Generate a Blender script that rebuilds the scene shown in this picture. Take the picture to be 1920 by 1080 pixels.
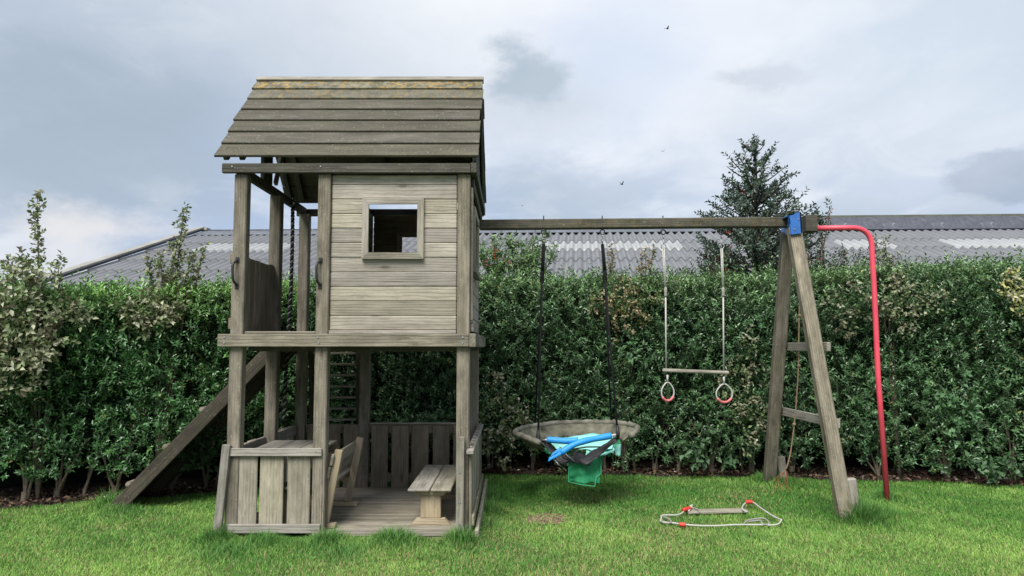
import bpy, bmesh, math, random
import numpy as np
from mathutils import Vector, Matrix
random.seed(7); rng = np.random.default_rng(7)
for o in list(bpy.data.objects): bpy.data.objects.remove(o)
scene = bpy.context.scene
COL = scene.collection
# ------------------------------------------------------------------ camera
F = 1387.0; PITCH = math.atan(110 / F); CAMZ = 1.5
cd = bpy.data.cameras.new('camera'); cam = bpy.data.objects.new('camera', cd); COL.objects.link(cam)
cam.location = (0, 0, CAMZ); cam.rotation_euler = (math.pi / 2 + PITCH, 0, 0)
cd.sensor_width = 36; cd.lens = F / 1920 * 36; cd.clip_start = .05; cd.clip_end = 3000
scene.camera = cam
scene.render.resolution_x = 1024; scene.render.resolution_y = 576

def ray(u, v):
    y = (540 - v) / F
    return Vector(((u - 960) / F, math.cos(PITCH) - y * math.sin(PITCH), math.sin(PITCH) + y * math.cos(PITCH)))
def P(u, v, d):                      # the point of the place at depth d seen at this photo position
    r = ray(u, v); return Vector((0, 0, CAMZ)) + r * (d / r.y)
def G(u, v, z=0.0):
    r = ray(u, v); return Vector((0, 0, CAMZ)) + r * ((z - CAMZ) / r.z)

# ------------------------------------------------------------------ sky and sun
SUN_EL, SUN_AZ = 52, 200
world = bpy.data.worlds.new('World'); scene.world = world; world.use_nodes = True
def build_world():
    nt = world.node_tree; N = nt.nodes; Lk = nt.links; N.clear()
    out = N.new('ShaderNodeOutputWorld')
    sky = N.new('ShaderNodeTexSky'); sky.sky_type = 'NISHITA'; sky.sun_disc = False
    sky.sun_elevation = math.radians(SUN_EL); sky.sun_rotation = math.radians(SUN_AZ); sky.dust_density = 2
    b1 = N.new('ShaderNodeBackground'); b1.inputs[1].default_value = .06; Lk.new(sky.outputs[0], b1.inputs[0])
    tc = N.new('ShaderNodeTexCoord')
    sc = N.new('ShaderNodeVectorMath'); sc.operation = 'MULTIPLY'; sc.inputs[1].default_value = (1, 1, 1.9)
    Lk.new(tc.outputs['Generated'], sc.inputs[0])
    def noise(scale, det, rough, off=(0, 0, 0), dist=0):
        a = N.new('ShaderNodeVectorMath'); a.operation = 'ADD'; a.inputs[1].default_value = off; Lk.new(sc.outputs[0], a.inputs[0])
        n = N.new('ShaderNodeTexNoise'); n.inputs['Scale'].default_value = scale; n.inputs['Detail'].default_value = det
        n.inputs['Roughness'].default_value = rough; n.inputs['Distortion'].default_value = dist; Lk.new(a.outputs[0], n.inputs['Vector']); return n
    def math_(op, a, b, clamp=False):
        m = N.new('ShaderNodeMath'); m.operation = op; m.use_clamp = clamp
        for i, x in enumerate((a, b)):
            if isinstance(x, (int, float)): m.inputs[i].default_value = x
            else: Lk.new(x, m.inputs[i])
        return m.outputs[0]
    def rng_(x, a, b, c=0, d=1):
        m = N.new('ShaderNodeMapRange'); m.interpolation_type = 'SMOOTHSTEP'
        Lk.new(x, m.inputs[0])
        for i, val in enumerate((a, b, c, d)): m.inputs[i + 1].default_value = val
        return m.outputs[0]
    def mix(fac, a, b):
        m = N.new('ShaderNodeMix'); m.data_type = 'RGBA'
        if isinstance(fac, (int, float)): m.inputs[0].default_value = fac
        else: Lk.new(fac, m.inputs[0])
        for i, x in ((6, a), (7, b)):
            if isinstance(x, tuple): m.inputs[i].default_value = (*x, 1)
            else: Lk.new(x, m.inputs[i])
        return m.outputs[2]
    big = noise(2.2, 6, .5, (3.1, 1.7, .4)); med = noise(5, 8, .55, (.3, 5, 2), .4)
    base = mix(rng_(big.outputs[0], .38, .66), (.40, .49, .65), (.58, .65, .745))
    base = mix(math_('MULTIPLY', rng_(med.outputs[0], .47, .66), .62), base, (.78, .82, .875))
    fin = noise(3.1, 9, .6, (8, 3, 1), .8); base = mix(math_('MULTIPLY', rng_(fin.outputs[0], .49, .62), .6), base, (.42, .49, .59))
    fi2 = noise(7.5, 10, .62, (1, 6, 4), .6); base = mix(math_('MULTIPLY', rng_(fi2.outputs[0], .48, .68), .42), base, (.84, .87, .91))
    # direction wobble so that each cloud has a ragged edge
    wob = noise(9, 8, .62, (7, 2, 5)); w1 = N.new('ShaderNodeVectorMath'); w1.operation = 'SUBTRACT'
    Lk.new(wob.outputs['Color'], w1.inputs[0]); w1.inputs[1].default_value = (.5, .5, .5)
    w2 = N.new('ShaderNodeVectorMath'); w2.operation = 'SCALE'; w2.inputs['Scale'].default_value = .16; Lk.new(w1.outputs[0], w2.inputs[0])
    wd = N.new('ShaderNodeVectorMath'); wd.operation = 'ADD'; Lk.new(sc.outputs[0], wd.inputs[0]); Lk.new(w2.outputs[0], wd.inputs[1])
    def blob(u, v, rad, soft, col, amt, stretch=1.0):
        nonlocal base
        d = ray(u, v).normalized(); d = Vector((d.x, d.y, d.z * 1.9))
        s = N.new('ShaderNodeVectorMath'); s.operation = 'SUBTRACT'; Lk.new(wd.outputs[0], s.inputs[0]); s.inputs[1].default_value = d
        s2 = N.new('ShaderNodeVectorMath'); s2.operation = 'MULTIPLY'; s2.inputs[1].default_value = (1 / stretch, 1, 1); Lk.new(s.outputs[0], s2.inputs[0])
        ln = N.new('ShaderNodeVectorMath'); ln.operation = 'LENGTH'; Lk.new(s2.outputs[0], ln.inputs[0])
        base = mix(math_('MULTIPLY', rng_(ln.outputs['Value'], rad * (1 - soft), rad * (1 + soft), 1, 0), amt), base, col)
    blob(1000, 60, .24, .8, (1.0, 1.0, 1.02), .85, 1.2)
    blob(700, 60, .15, .9, (.80, .83, .87), .5, 2.2)
    blob(1170, 110, .12, .9, (.50, .60, .80), .7, .8)
    blob(170, 185, .12, .6, (.34, .41, .49), .85, 1.6)
    blob(480, 110, .16, .9, (.42, .49, .58), .5, 2)
    blob(60, 320, .09, .7, (.36, .43, .51), .75, 2.2)
    blob(250, 320, .08, .8, (.38, .45, .53), .6, 2)
    blob(180, 425, .045, .7, (.78, .75, .735), .75, 3.2)
    blob(100, 490, .05, .8, (.68, .68, .71), .6, 3)
    blob(985, 145, .062, .45, (.38, .46, .54), .95, .9)
    blob(1000, 200, .07, .8, (.45, .52, .60), .5, 1.4)
    blob(1050, 370, .075, .6, (.43, .50, .58), .6, 1.6)
    blob(1440, 150, .034, .5, (.42, .47, .56), .9, 1.8)
    blob(1905, 330, .055, .25, (.30, .37, .49), 1.0, 1.1)
    blob(1595, 388, .035, .35, (.43, .51, .61), .9, 1.6)
    blob(1800, 390, .03, .5, (.47, .54, .62), .6, 1.5)
    blob(1600, 60, .16, .9, (.74, .79, .85), .6, 2)
    blob(1650, 260, .14, .9, (.70, .74, .80), .6, 2)
    blob(1850, 100, .14, .9, (.62, .70, .79), .5, 1)
    b2 = N.new('ShaderNodeBackground'); Lk.new(base, b2.inputs[0]); b2.inputs[1].default_value = .455
    ms = N.new('ShaderNodeMixShader'); ms.inputs[0].default_value = .93
    Lk.new(b1.outputs[0], ms.inputs[1]); Lk.new(b2.outputs[0], ms.inputs[2]); Lk.new(ms.outputs[0], out.inputs[0])
build_world()
sl = bpy.data.lights.new('sun', 'SUN'); sl.energy = 2.1; sl.angle = math.radians(32); sl.color = (1, .96, .9)
so = bpy.data.objects.new('sun', sl); COL.objects.link(so)
az = math.radians(SUN_AZ); el = math.radians(SUN_EL)
sdir = Vector((math.sin(az) * math.cos(el), math.cos(az) * math.cos(el), math.sin(el)))
so.rotation_euler = sdir.to_track_quat('Z', 'Y').to_euler()
scene.view_settings.view_transform = 'Standard'; scene.view_settings.look = 'None'
scene.view_settings.exposure = 1.35; scene.view_settings.gamma = 1

# ------------------------------------------------------------------ materials
def new_mat(name):
    m = bpy.data.materials.new(name); m.use_nodes = True
    return m, m.node_tree.nodes, m.node_tree.links, m.node_tree.nodes['Principled BSDF']
class NB:
    def __init__(s, nt): s.N = nt.nodes; s.L = nt.links
    def noise(s, vec, scale, det=4, rough=.5, dist=0):
        n = s.N.new('ShaderNodeTexNoise'); n.inputs['Scale'].default_value = scale; n.inputs['Detail'].default_value = det
        n.inputs['Roughness'].default_value = rough; n.inputs['Distortion'].default_value = dist
        if vec is not None: s.L.new(vec, n.inputs['Vector'])
        return n.outputs['Fac']
    def vm(s, op, a, b):
        m = s.N.new('ShaderNodeVectorMath'); m.operation = op
        for i, x in enumerate((a, b)):
            if isinstance(x, tuple): m.inputs[i].default_value = x
            else: s.L.new(x, m.inputs[i])
        return m.outputs[0]
    def m(s, op, a, b=0, clamp=False):
        m = s.N.new('ShaderNodeMath'); m.operation = op; m.use_clamp = clamp
        for i, x in enumerate((a, b)):
            if isinstance(x, (int, float)): m.inputs[i].default_value = x
            else: s.L.new(x, m.inputs[i])
        return m.outputs[0]
    def r(s, x, a, b, c=0, d=1):
        m = s.N.new('ShaderNodeMapRange'); s.L.new(x, m.inputs[0])
        for i, v in enumerate((a, b, c, d)): m.inputs[i + 1].default_value = v
        return m.outputs[0]
    def mix(s, fac, a, b, bt='MIX'):
        m = s.N.new('ShaderNodeMix'); m.data_type = 'RGBA'; m.blend_type = bt
        if isinstance(fac, (int, float)): m.inputs[0].default_value = fac
        else: s.L.new(fac, m.inputs[0])
        for i, x in ((6, a), (7, b)):
            if isinstance(x, tuple): m.inputs[i].default_value = (*x, 1)
            else: s.L.new(x, m.inputs[i])
        return m.outputs[2]
    def bump(s, h, strength, dist, bsdf):
        b = s.N.new('ShaderNodeBump'); b.inputs['Strength'].default_value = strength; b.inputs['Distance'].default_value = dist
        s.L.new(h, b.inputs['Height']); s.L.new(b.outputs[0], bsdf.inputs['Normal'])

def wood(name, dark, light, green=.25, mottle=.4, orange=0, pale=.0, tone=.35):
    """weathered timber; grain runs along the object's own X"""
    m, N, L, B = new_mat(name); q = NB(m.node_tree)
    tc = N.new('ShaderNodeTexCoord'); oi = N.new('ShaderNodeObjectInfo')
    cx = N.new('ShaderNodeCombineXYZ')
    L.new(q.m('MULTIPLY', oi.outputs['Random'], 37.0), cx.inputs[0]); L.new(q.m('MULTIPLY', oi.outputs['Random'], 91.0), cx.inputs[1]); L.new(q.m('MULTIPLY', oi.outputs['Random'], 53.0), cx.inputs[2])
    o = tc.outputs['Object']; v = q.vm('ADD', o, cx.outputs[0])
    vs = q.vm('MULTIPLY', v, (2.2, 30, 30)); vf = q.vm('MULTIPLY', v, (5, 150, 150)); vk = q.vm('MULTIPLY', v, (2.6, 9, 9))
    grain = q.noise(vs, 1, 5, .6, .3); fine = q.noise(vf, 1, 4, .6)
    big0 = q.noise(q.vm('ADD', v, (3, 8, 1)), 3, 3, .5)
    # growth rings
    wob = q.vm('ADD', q.vm('MULTIPLY', o, (.16, 1, 1)), (.0, .02, .06))
    w = N.new('ShaderNodeTexWave'); w.wave_type = 'RINGS'; w.rings_direction = 'X'; w.inputs['Scale'].default_value = 15
    w.inputs['Distortion'].default_value = 5; w.inputs['Detail'].default_value = 3; w.inputs['Detail Scale'].default_value = 1.3
    dd = N.new('ShaderNodeCombineXYZ'); L.new(q.m('MULTIPLY', oi.outputs['Random'], 4.0), dd.inputs[0]); L.new(q.m('MULTIPLY', oi.outputs['Random'], .07), dd.inputs[1])
    L.new(q.vm('ADD', wob, dd.outputs[0]), w.inputs['Vector'])
    ring = w.outputs['Fac']
    vo = N.new('ShaderNodeTexVoronoi'); vo.inputs['Scale'].default_value = 1; L.new(vk, vo.inputs['Vector'])
    knot = q.r(vo.outputs['Distance'], .05, .16, 1, 0)
    big = q.noise(q.vm('MULTIPLY', v, (1, 3, 3)), 4.5, 6, .68); bl = q.noise(v, 14, 6, .65)
    soft = q.noise(q.vm('MULTIPLY', v, (1.3, 7, 7)), 1, 5, .62, .5)
    f = q.m('ADD', q.m('MULTIPLY', q.r(soft, .28, .72), .62), q.m('MULTIPLY', q.r(fine, .3, .7), .20))
    f = q.m('ADD', f, q.m('MULTIPLY', q.r(grain, .34, .66), .18))
    col = q.mix(q.r(f, .12, .88), dark, light)
    thin = q.r(ring, .10, .38, 1, 0)
    col = q.mix(q.m('MULTIPLY', q.m('MULTIPLY', thin, q.r(big0, .38, .6)), .42), col, tuple(c * .62 for c in dark))
    lum = q.m('ADD', q.m('MULTIPLY', oi.outputs['Random'], tone), 1 - tone / 2)
    cc = N.new('ShaderNodeCombineColor')
    L.new(lum, cc.inputs[0]); L.new(lum, cc.inputs[1]); hue = q.m('ADD', q.m('MULTIPLY', q.m('FRACT', q.m('MULTIPLY', oi.outputs['Random'], 13.7)),   .15), .925); L.new(q.m('MULTIPLY', lum, hue), cc.inputs[2])
    col = q.mix(1, col, cc.outputs[0], 'MULTIPLY')
    col = q.mix(q.m('MULTIPLY', q.r(big, .42, .68), mottle), col, tuple(c * .5 for c in dark))
    crack = q.r(q.noise(q.vm('MULTIPLY', v, (1.1, 55, 55)), 1, 3, .7), .66, .72)
    col = q.mix(q.m('MULTIPLY', crack, .75), col, (.02, .018, .014))
    kr_ = N.new('ShaderNodeMath'); kr_.operation = 'SINE'; L.new(q.m('MULTIPLY', vo.outputs['Distance'], 95.0), kr_.inputs[0])
    halo = q.r(vo.outputs['Distance'], .08, .30, 1, 0)
    col = q.mix(q.m('MULTIPLY', q.m('MULTIPLY', halo, q.r(kr_.outputs[0], -.2, 1)), .45), col, tuple(c * .55 for c in dark))
    col = q.mix(q.m('MULTIPLY', knot, .6), col, (.05, .038, .026))
    if green: col = q.mix(q.m('MULTIPLY', q.r(q.noise(q.vm('ADD', v, (5, 5, 5)), 4, 6, .65), .42, .72), green), col, (.085, .092, .045))
    if pale:
        sp = q.noise(v, 55, 4, .75); col = q.mix(q.m('MULTIPLY', q.m('MULTIPLY', q.r(sp, .6, .66), q.r(bl, .42, .56)), pale), col, (.44, .44, .38))
    if orange:
        col = q.mix(q.m('MULTIPLY', q.r(q.noise(v, 9, 7, .7), .46, .58), .6 * orange), col, (.24, .24, .19))
        col = q.mix(q.m('MULTIPLY', q.r(q.noise(q.vm('ADD', v, (9, 1, 4)), 19, 8, .75), .515, .58), .8 * orange), col, (.38, .235, .055))
    L.new(col, B.inputs['Base Color']); B.inputs['Roughness'].default_value = .85; B.inputs['Specular IOR Level'].default_value = .25
    h = q.m('ADD', q.m('ADD', f, q.m('MULTIPLY', grain, .8)), q.m('MULTIPLY', q.m('ADD', crack, thin), -.7)); h = q.m('ADD', h, q.m('MULTIPLY', bl, .5))
    q.bump(h, .55, .003, B)
    return m
W_POST = wood('weathered_post', (.120, .104, .078), (.35, .31, .25), .3, .6, pale=.6, tone=.3)
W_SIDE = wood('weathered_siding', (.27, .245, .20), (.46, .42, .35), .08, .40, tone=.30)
W_BOX = wood('lichened_board', (.20, .18, .13), (.45, .41, .32), .3, .5, pale=.6, tone=.25)
W_RIM = wood('weathered_beam', (.12, .107, .083), (.33, .295, .235), .25, .55, pale=.3, tone=.25)
W_DARK = wood('dark_weathered_beam', (.042, .040, .034), (.12, .113, .095), .25, .5, pale=.35, tone=.3)
W_ROOF = wood('roof_board', (.066, .060, .047), (.140, .127, .10), .25, .4, pale=.65, tone=.22)
W_ROOF1 = wood('lichened_roof_board', (.075, .07, .055), (.18, .17, .135), .6, .3, pale=.6, orange=1, tone=.2)
W_ROOF2 = wood('slightly_lichened_roof_board', (.075, .07, .055), (.175, .165, .13), .5, .3, pale=.6, orange=.35, tone=.2)
W_DECK = wood('deck_board', (.19, .17, .14), (.38, .345, .285), .2, .45, tone=.3)
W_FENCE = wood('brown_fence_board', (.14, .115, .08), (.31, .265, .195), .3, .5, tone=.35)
W_RAMP = wood('dark_ramp_board', (.030, .026, .021), (.10, .083, .066), .2, .5, pale=.35, tone=.2)
W_BENCH = wood('fresh_bench_wood', (.27, .21, .13), (.52, .44, .31), .1, .2, tone=.15)
W_GREY = wood('silvery_timber', (.18, .165, .135), (.43, .40, .335), .2, .45, pale=.5, tone=.15)
W_BEAM = wood('mossy_swing_beam', (.045, .042, .03), (.135, .125, .10), .35, .5, pale=.5, orange=.12, tone=.1)

def plain(name, col, rough=.5, metal=0, var=.25, scale=20, bump=0, spec=.5, wear=None, wearcol=(.5, .5, .5)):
    m, N, L, B = new_mat(name); q = NB(m.node_tree); tc = N.new('ShaderNodeTexCoord')
    n = q.noise(tc.outputs['Object'], scale, 5, .6)
    c = q.mix(q.r(n, .3, .7), tuple(x * (1 - var) for x in col), tuple(min(1, x * (1 + var)) for x in col))
    if wear: c = q.mix(q.m('MULTIPLY', q.r(q.noise(tc.outputs['Object'], scale * .7, 6, .7), .6, .68), wear), c, wearcol)
    L.new(c, B.inputs['Base Color']); B.inputs['Roughness'].default_value = rough; B.inputs['Metallic'].default_value = metal
    B.inputs['Specular IOR Level'].default_value = spec
    if bump: q.bump(n, bump, .004, B)
    return m
M_BLACK = plain('black_rubber', (.02, .02, .022), .45)
M_STEEL = plain('dull_steel', (.35, .35, .36), .5, .8)
M_BLUE = plain('blue_painted_steel', (.03, .13, .42), .45, var=.15, wear=.5, wearcol=(.16, .2, .26))
M_RED = plain('faded_red_paint', (.70, .075, .115), .42, var=.12, scale=5, wear=.25, wearcol=(.5, .16, .16))
M_REDP = plain('red_plastic', (.62, .04, .03), .45)
M_PINK = plain('faded_red_plastic', (.60, .15, .16), .4)
M_ROPEW = plain('pale_rope', (.45, .44, .40), .9, var=.3, scale=120, bump=.5)
M_ROPEG = plain('grey_rope', (.28, .27, .24), .9, var=.35, scale=120, bump=.5)
M_ROPEK = plain('dark_rope', (.012, .012, .013), .9, var=.4, scale=90, bump=.5, spec=.15)
M_ROPEO = plain('tan_rope', (.24, .17, .10), .9, var=.35, scale=90)
M_FOAM = plain('blue_foam', (.02, .27, .68), .55, var=.08, scale=14, bump=.2)
M_TURQ = plain('turquoise_fabric', (.30, .70, .62), .6, var=.12, scale=9, bump=.3)
M_NETK = plain('black_fabric', (.016, .016, .018), .6, var=.4, scale=12, bump=.3)
M_RIMF = plain('mottled_grey_fabric', (.15, .142, .112), .85, var=.75, scale=6, bump=1, wear=.85, wearcol=(.05, .052, .03))  # mottled fabric; the dark blotches also stand in for shade in the folds
M_GREEN = plain('green_netting', (.012, .22, .085), .7, var=.25, scale=30)
M_GREENE = plain('green_hem', (.04, .36, .18), .7, var=.15, scale=30)
M_BARK = plain('hedge_bark', (.13, .105, .075), .9, var=.4, scale=25, bump=.5)
M_BARKD = plain('dark_bark', (.06, .055, .042), .9, var=.4, scale=25)
M_CAP = plain('ridge_cap', (.06, .066, .085), .7, var=.3, scale=9, wear=.6, wearcol=(.3, .31, .33))
M_VERGE = plain('weathered_verge', (.27, .26, .235), .8, var=.25, scale=2)
M_FLANGE = plain('ridge_flange', (.11, .12, .14), .7, var=.25, scale=2, wear=.4, wearcol=(.3, .31, .33))
M_CAPW = plain('mossy_ridge_board', (.10, .11, .085), .8, var=.3, scale=2)
M_SHEET = plain('fibre_cement_grey', (.155, .163, .175), .7, var=.12, scale=1.2)
M_SHEETW = plain('pale_roof_light', (.30, .31, .315), .5, var=.12, scale=1.5)
M_BRICK = plain('barn_brick', (.18, .09, .06), .9, var=.3, scale=6)
M_BIRD = plain('bird_feathers', (.05, .04, .035), .8)
M_BERRY = plain('red_berry', (.42, .03, .03), .35)
M_CORE = plain('hedge_shade_core', (.018, .030, .017), .95, var=.5, scale=12, spec=.05)  # near-black green, the shade inside the hedge put into the colour

def leaf_mat(name, rough=.42, trans=.25, spec=.5):
    m, N, L, B = new_mat(name)
    at = N.new('ShaderNodeAttribute'); at.attribute_name = 'tint'
    L.new(at.outputs['Color'], B.inputs['Base Color']); B.inputs['Roughness'].default_value = rough
    B.inputs['Specular IOR Level'].default_value = spec
    if trans:
        tr = N.new('ShaderNodeBsdfTranslucent'); ms = N.new('ShaderNodeMixShader'); ms.inputs[0].default_value = trans
        L.new(at.outputs['Color'], tr.inputs[0]); L.new(B.outputs[0], ms.inputs[1]); L.new(tr.outputs[0], ms.inputs[2])
        L.new(ms.outputs[0], N['Material Output'].inputs[0])
    return m
M_LEAF = leaf_mat('glossy_hedge_leaf', .33, .15, .7); M_LEAF2 = leaf_mat('soft_leaf', .5, .25, .4)
M_GRASS = leaf_mat('grass_blade', .6, .3, .25); M_LITTER = leaf_mat('dead_leaf', .8, 0, .2)

# ------------------------------------------------------------------ object helpers
WM = {}
def link(o, mtx, parent=None):
    COL.objects.link(o); WM[o.name] = mtx.copy()
    if parent: o.parent = parent; o.matrix_basis = WM[parent.name].inverted() @ mtx
    else: o.matrix_basis = mtx
    return o
def tag(o, label=None, cat=None, group=None, kind=None):
    if label: o['label'] = label
    if cat: o['category'] = cat
    if group: o['group'] = group
    if kind: o['kind'] = kind
    return o
def thing(name, loc, label, cat, group=None):
    o = bpy.data.objects.new(name, None); o.empty_display_size = .2
    link(o, Matrix.Translation(Vector(loc))); return tag(o, label, cat, group)
def mobj(name, verts, faces, mat, parent=None, mtx=None, smooth=False):
    me = bpy.data.meshes.new(name); me.from_pydata([tuple(v) for v in verts], [], faces); me.update()
    me.materials.append(mat)
    if smooth: me.shade_smooth()
    return link(bpy.data.objects.new(name, me), mtx or Matrix.Identity(4), parent)
BC = {}
def box_mesh(L, w, h, mat, bev=.004):
    k = (round(L, 3), round(w, 3), round(h, 3), mat.name, bev)
    if k in BC: return BC[k]
    bm = bmesh.new(); bmesh.ops.create_cube(bm, size=1)
    for v in bm.verts: v.co = Vector((v.co.x * L, v.co.y * w, v.co.z * h))
    if bev: bmesh.ops.bevel(bm, geom=bm.edges[:], offset=min(bev, w * .3, h * .3), segments=1, affect='EDGES')
    me = bpy.data.meshes.new('timber'); bm.to_mesh(me); bm.free(); me.materials.append(mat); BC[k] = me; return me
def frame(p0, p1, up=(0, 0, 1)):
    p0 = Vector(p0); p1 = Vector(p1); x = (p1 - p0).normalized(); up = Vector(up)
    if abs(x.dot(up.normalized())) > .98: up = Vector((0, 1, 0))
    y = up.cross(x).normalized(); z = x.cross(y)
    c = (p0 + p1) / 2
    return Matrix(((x.x, y.x, z.x, c.x), (x.y, y.y, z.y, c.y), (x.z, y.z, z.z, c.z), (0, 0, 0, 1)))
def beam(name, p0, p1, w, h, mat, parent=None, up=(0, 0, 1), bev=.004):
    """board from p0 to p1; h is the thickness along up, w the other way"""
    me = box_mesh((Vector(p1) - Vector(p0)).length, w, h, mat, bev)
    return link(bpy.data.objects.new(name, me), frame(p0, p1, up), parent)
def prism(name, poly, a, b, mat, parent, axis='y'):
    """polygon given in the plane across `axis`, extruded from a to b; grain along x"""
    n = len(poly); vs = []
    for t in (a, b):
        for p in poly: vs.append((p[0], t, p[1]) if axis == 'y' else (t, p[0], p[1]))
    c = sum((Vector(v) for v in vs), Vector()) / len(vs)
    R = Matrix.Identity(4) if axis == 'y' else Matrix.Rotation(math.pi / 2, 4, 'Z')
    M = Matrix.Translation(c) @ R; Mi = M.inverted()
    vs = [Mi @ Vector(v) for v in vs]
    fs = [list(range(n)), list(range(2 * n - 1, n - 1, -1))] + [[i, i + n, (i + 1) % n + n, (i + 1) % n] for i in range(n)]
    o = mobj(name, vs, fs, mat, parent, M)
    bm = bmesh.new(); bm.from_mesh(o.data); bmesh.ops.recalc_face_normals(bm, faces=bm.faces); bm.to_mesh(o.data); bm.free()
    return o
def tube_data(pts, r, n=8, closed=False):
    pts = [Vector(p) for p in pts]; m = len(pts); rs = r if isinstance(r, (list, tuple)) else [r] * m
    vs = []; fs = []; prev = None
    for i, p in enumerate(pts):
        if closed: t = pts[(i + 1) % m] - pts[i - 1]
        else: t = pts[min(i + 1, m - 1)] - pts[max(i - 1, 0)]
        t.normalize()
        if prev is None: a = t.orthogonal().normalized()
        else: a = (prev - t * prev.dot(t)).normalized()
        prev = a; b = t.cross(a)
        for k in range(n):
            g = 2 * math.pi * k / n; vs.append(p + (a * math.cos(g) + b * math.sin(g)) * rs[i])
    for i in range(m if closed else m - 1):
        for k in range(n):
            j = (i + 1) % m; fs.append((i * n + k, i * n + (k + 1) % n, j * n + (k + 1) % n, j * n + k))
    if not closed: fs.append(tuple(range(n - 1, -1, -1))); fs.append(tuple(range((m - 1) * n, m * n)))
    return vs, fs
def tube(name, pts, r, mat, parent=None, n=8, closed=False):
    c = sum((Vector(p) for p in pts), Vector()) / len(pts)
    vs, fs = tube_data([Vector(p) - c for p in pts], r, n, closed)
    return mobj(name, vs, fs, mat, parent, Matrix.Translation(c), True)
def tubes(name, lst, mat, parent=None, n=6):
    V = []; Fc = []
    for pts, r in lst:
        vs, fs = tube_data(pts, r, n); o = len(V); V += vs; Fc += [tuple(i + o for i in f) for f in fs]
    return mobj(name, V, Fc, mat, parent, None, True)
def smooth_line(pts, sub=6):
    pts = [Vector(p) for p in pts]; out = []
    for i in range(len(pts) - 1):
        a = pts[max(i - 1, 0)]; b = pts[i]; c = pts[i + 1]; d = pts[min(i + 2, len(pts) - 1)]
        for k in range(sub):
            t = k / sub; out.append(.5 * ((2 * b) + (c - a) * t + (2 * a - 5 * b + 4 * c - d) * t * t + (3 * b - a - 3 * c + d) * t ** 3))
    out.append(pts[-1]); return out
def bolt(p, parent, r=.009, ax='y'):
    n = 8; d = .006; vs = []
    for k in range(n):
        g = 2 * math.pi * k / n; vs.append((r * math.cos(g), d / 2, r * math.sin(g)))
    for k in range(n):
        g = 2 * math.pi * k / n; vs.append((r * .7 * math.cos(g), -d / 2, r * .7 * math.sin(g)))
    key = ('bolt', r)
    if key not in BC:
        me = bpy.data.meshes.new('bolt'); me.from_pydata(vs, [], [list(range(n)), list(range(2 * n - 1, n - 1, -1))] + [[i, (i + 1) % n, (i + 1) % n + n, i + n] for i in range(n)])
        me.materials.append(M_STEEL); BC[key] = me
    R = Matrix.Identity(4) if ax == 'y' else Matrix.Rotation(-math.pi / 2, 4, 'Z')
    return link(bpy.data.objects.new('bolt', BC[key]), Matrix.Translation(Vector(p)) @ R, parent)
def link_ring(c, r, th, mat, parent, name='ring', ax='y', sx=1, sz=1):
    pts = []
    for k in range(14):
        g = 2 * math.pi * k / 14
        pts.append((c[0] + (r * sx * math.cos(g) if ax == 'y' else 0), c[1] + (0 if ax == 'y' else r * math.cos(g)), c[2] + r * sz * math.sin(g)))
    return tube(name, pts, th, mat, parent, 6, True)

def norm(a): return a / (np.linalg.norm(a, axis=-1, keepdims=True) + 1e-9)
def np_mesh(name, V, Fq, col, mat, parent=None, kind=None, tri=False):
    """V (n,3), Fq (m,k) faces, col (n,3) tint per vertex"""
    me = bpy.data.meshes.new(name); k = Fq.shape[1]
    me.vertices.add(len(V)); me.vertices.foreach_set('co', V.astype(np.float32).ravel())
    me.loops.add(Fq.size); me.loops.foreach_set('vertex_index', Fq.astype(np.int32).ravel())
    me.polygons.add(len(Fq)); me.polygons.foreach_set('loop_start', np.arange(0, Fq.size, k, dtype=np.int32))
    try: me.polygons.foreach_set('loop_total', np.full(len(Fq), k, dtype=np.int32))
    except Exception: pass
    me.update(calc_edges=True)
    a = me.color_attributes.new('tint', 'FLOAT_COLOR', 'POINT')
    a.data.foreach_set('color', np.c_[col, np.ones(len(V))].astype(np.float32).ravel())
    me.materials.append(mat)
    o = link(bpy.data.objects.new(name, me), Matrix.Identity(4), None)
    if parent: o.parent = parent; o.matrix_basis = WM[parent.name].inverted()
    if kind: o['kind'] = kind
    return o
def leaves(name, p, d, nrm, Ln, Wd, col, mat, parent=None, kind=None, fold=.25, curl=.12):
    d = norm(d); s = norm(np.cross(d, nrm)); nn = np.cross(s, d)
    Ln = Ln[:, None]; Wd = Wd[:, None]
    b = p; m = p + d * Ln * .48 - nn * Wd * fold * .5; t = p + d * Ln - nn * Ln * curl
    l = p + d * Ln * .45 + s * Wd * .5 + nn * Wd * fold; r = p + d * Ln * .45 - s * Wd * .5 + nn * Wd * fold
    V = np.stack([b, l, r, t, m], 1).reshape(-1, 3); n = len(p); i = np.arange(n)[:, None] * 5
    Fq = np.concatenate([i + np.array([[0, 4, 1, 1]])[:, :3], i + np.array([[4, 3, 1]]), i + np.array([[0, 2, 4]]), i + np.array([[4, 2, 3]])], 0)
    return np_mesh(name, V, Fq, np.repeat(col, 5, 0), mat, parent, kind)
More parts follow.
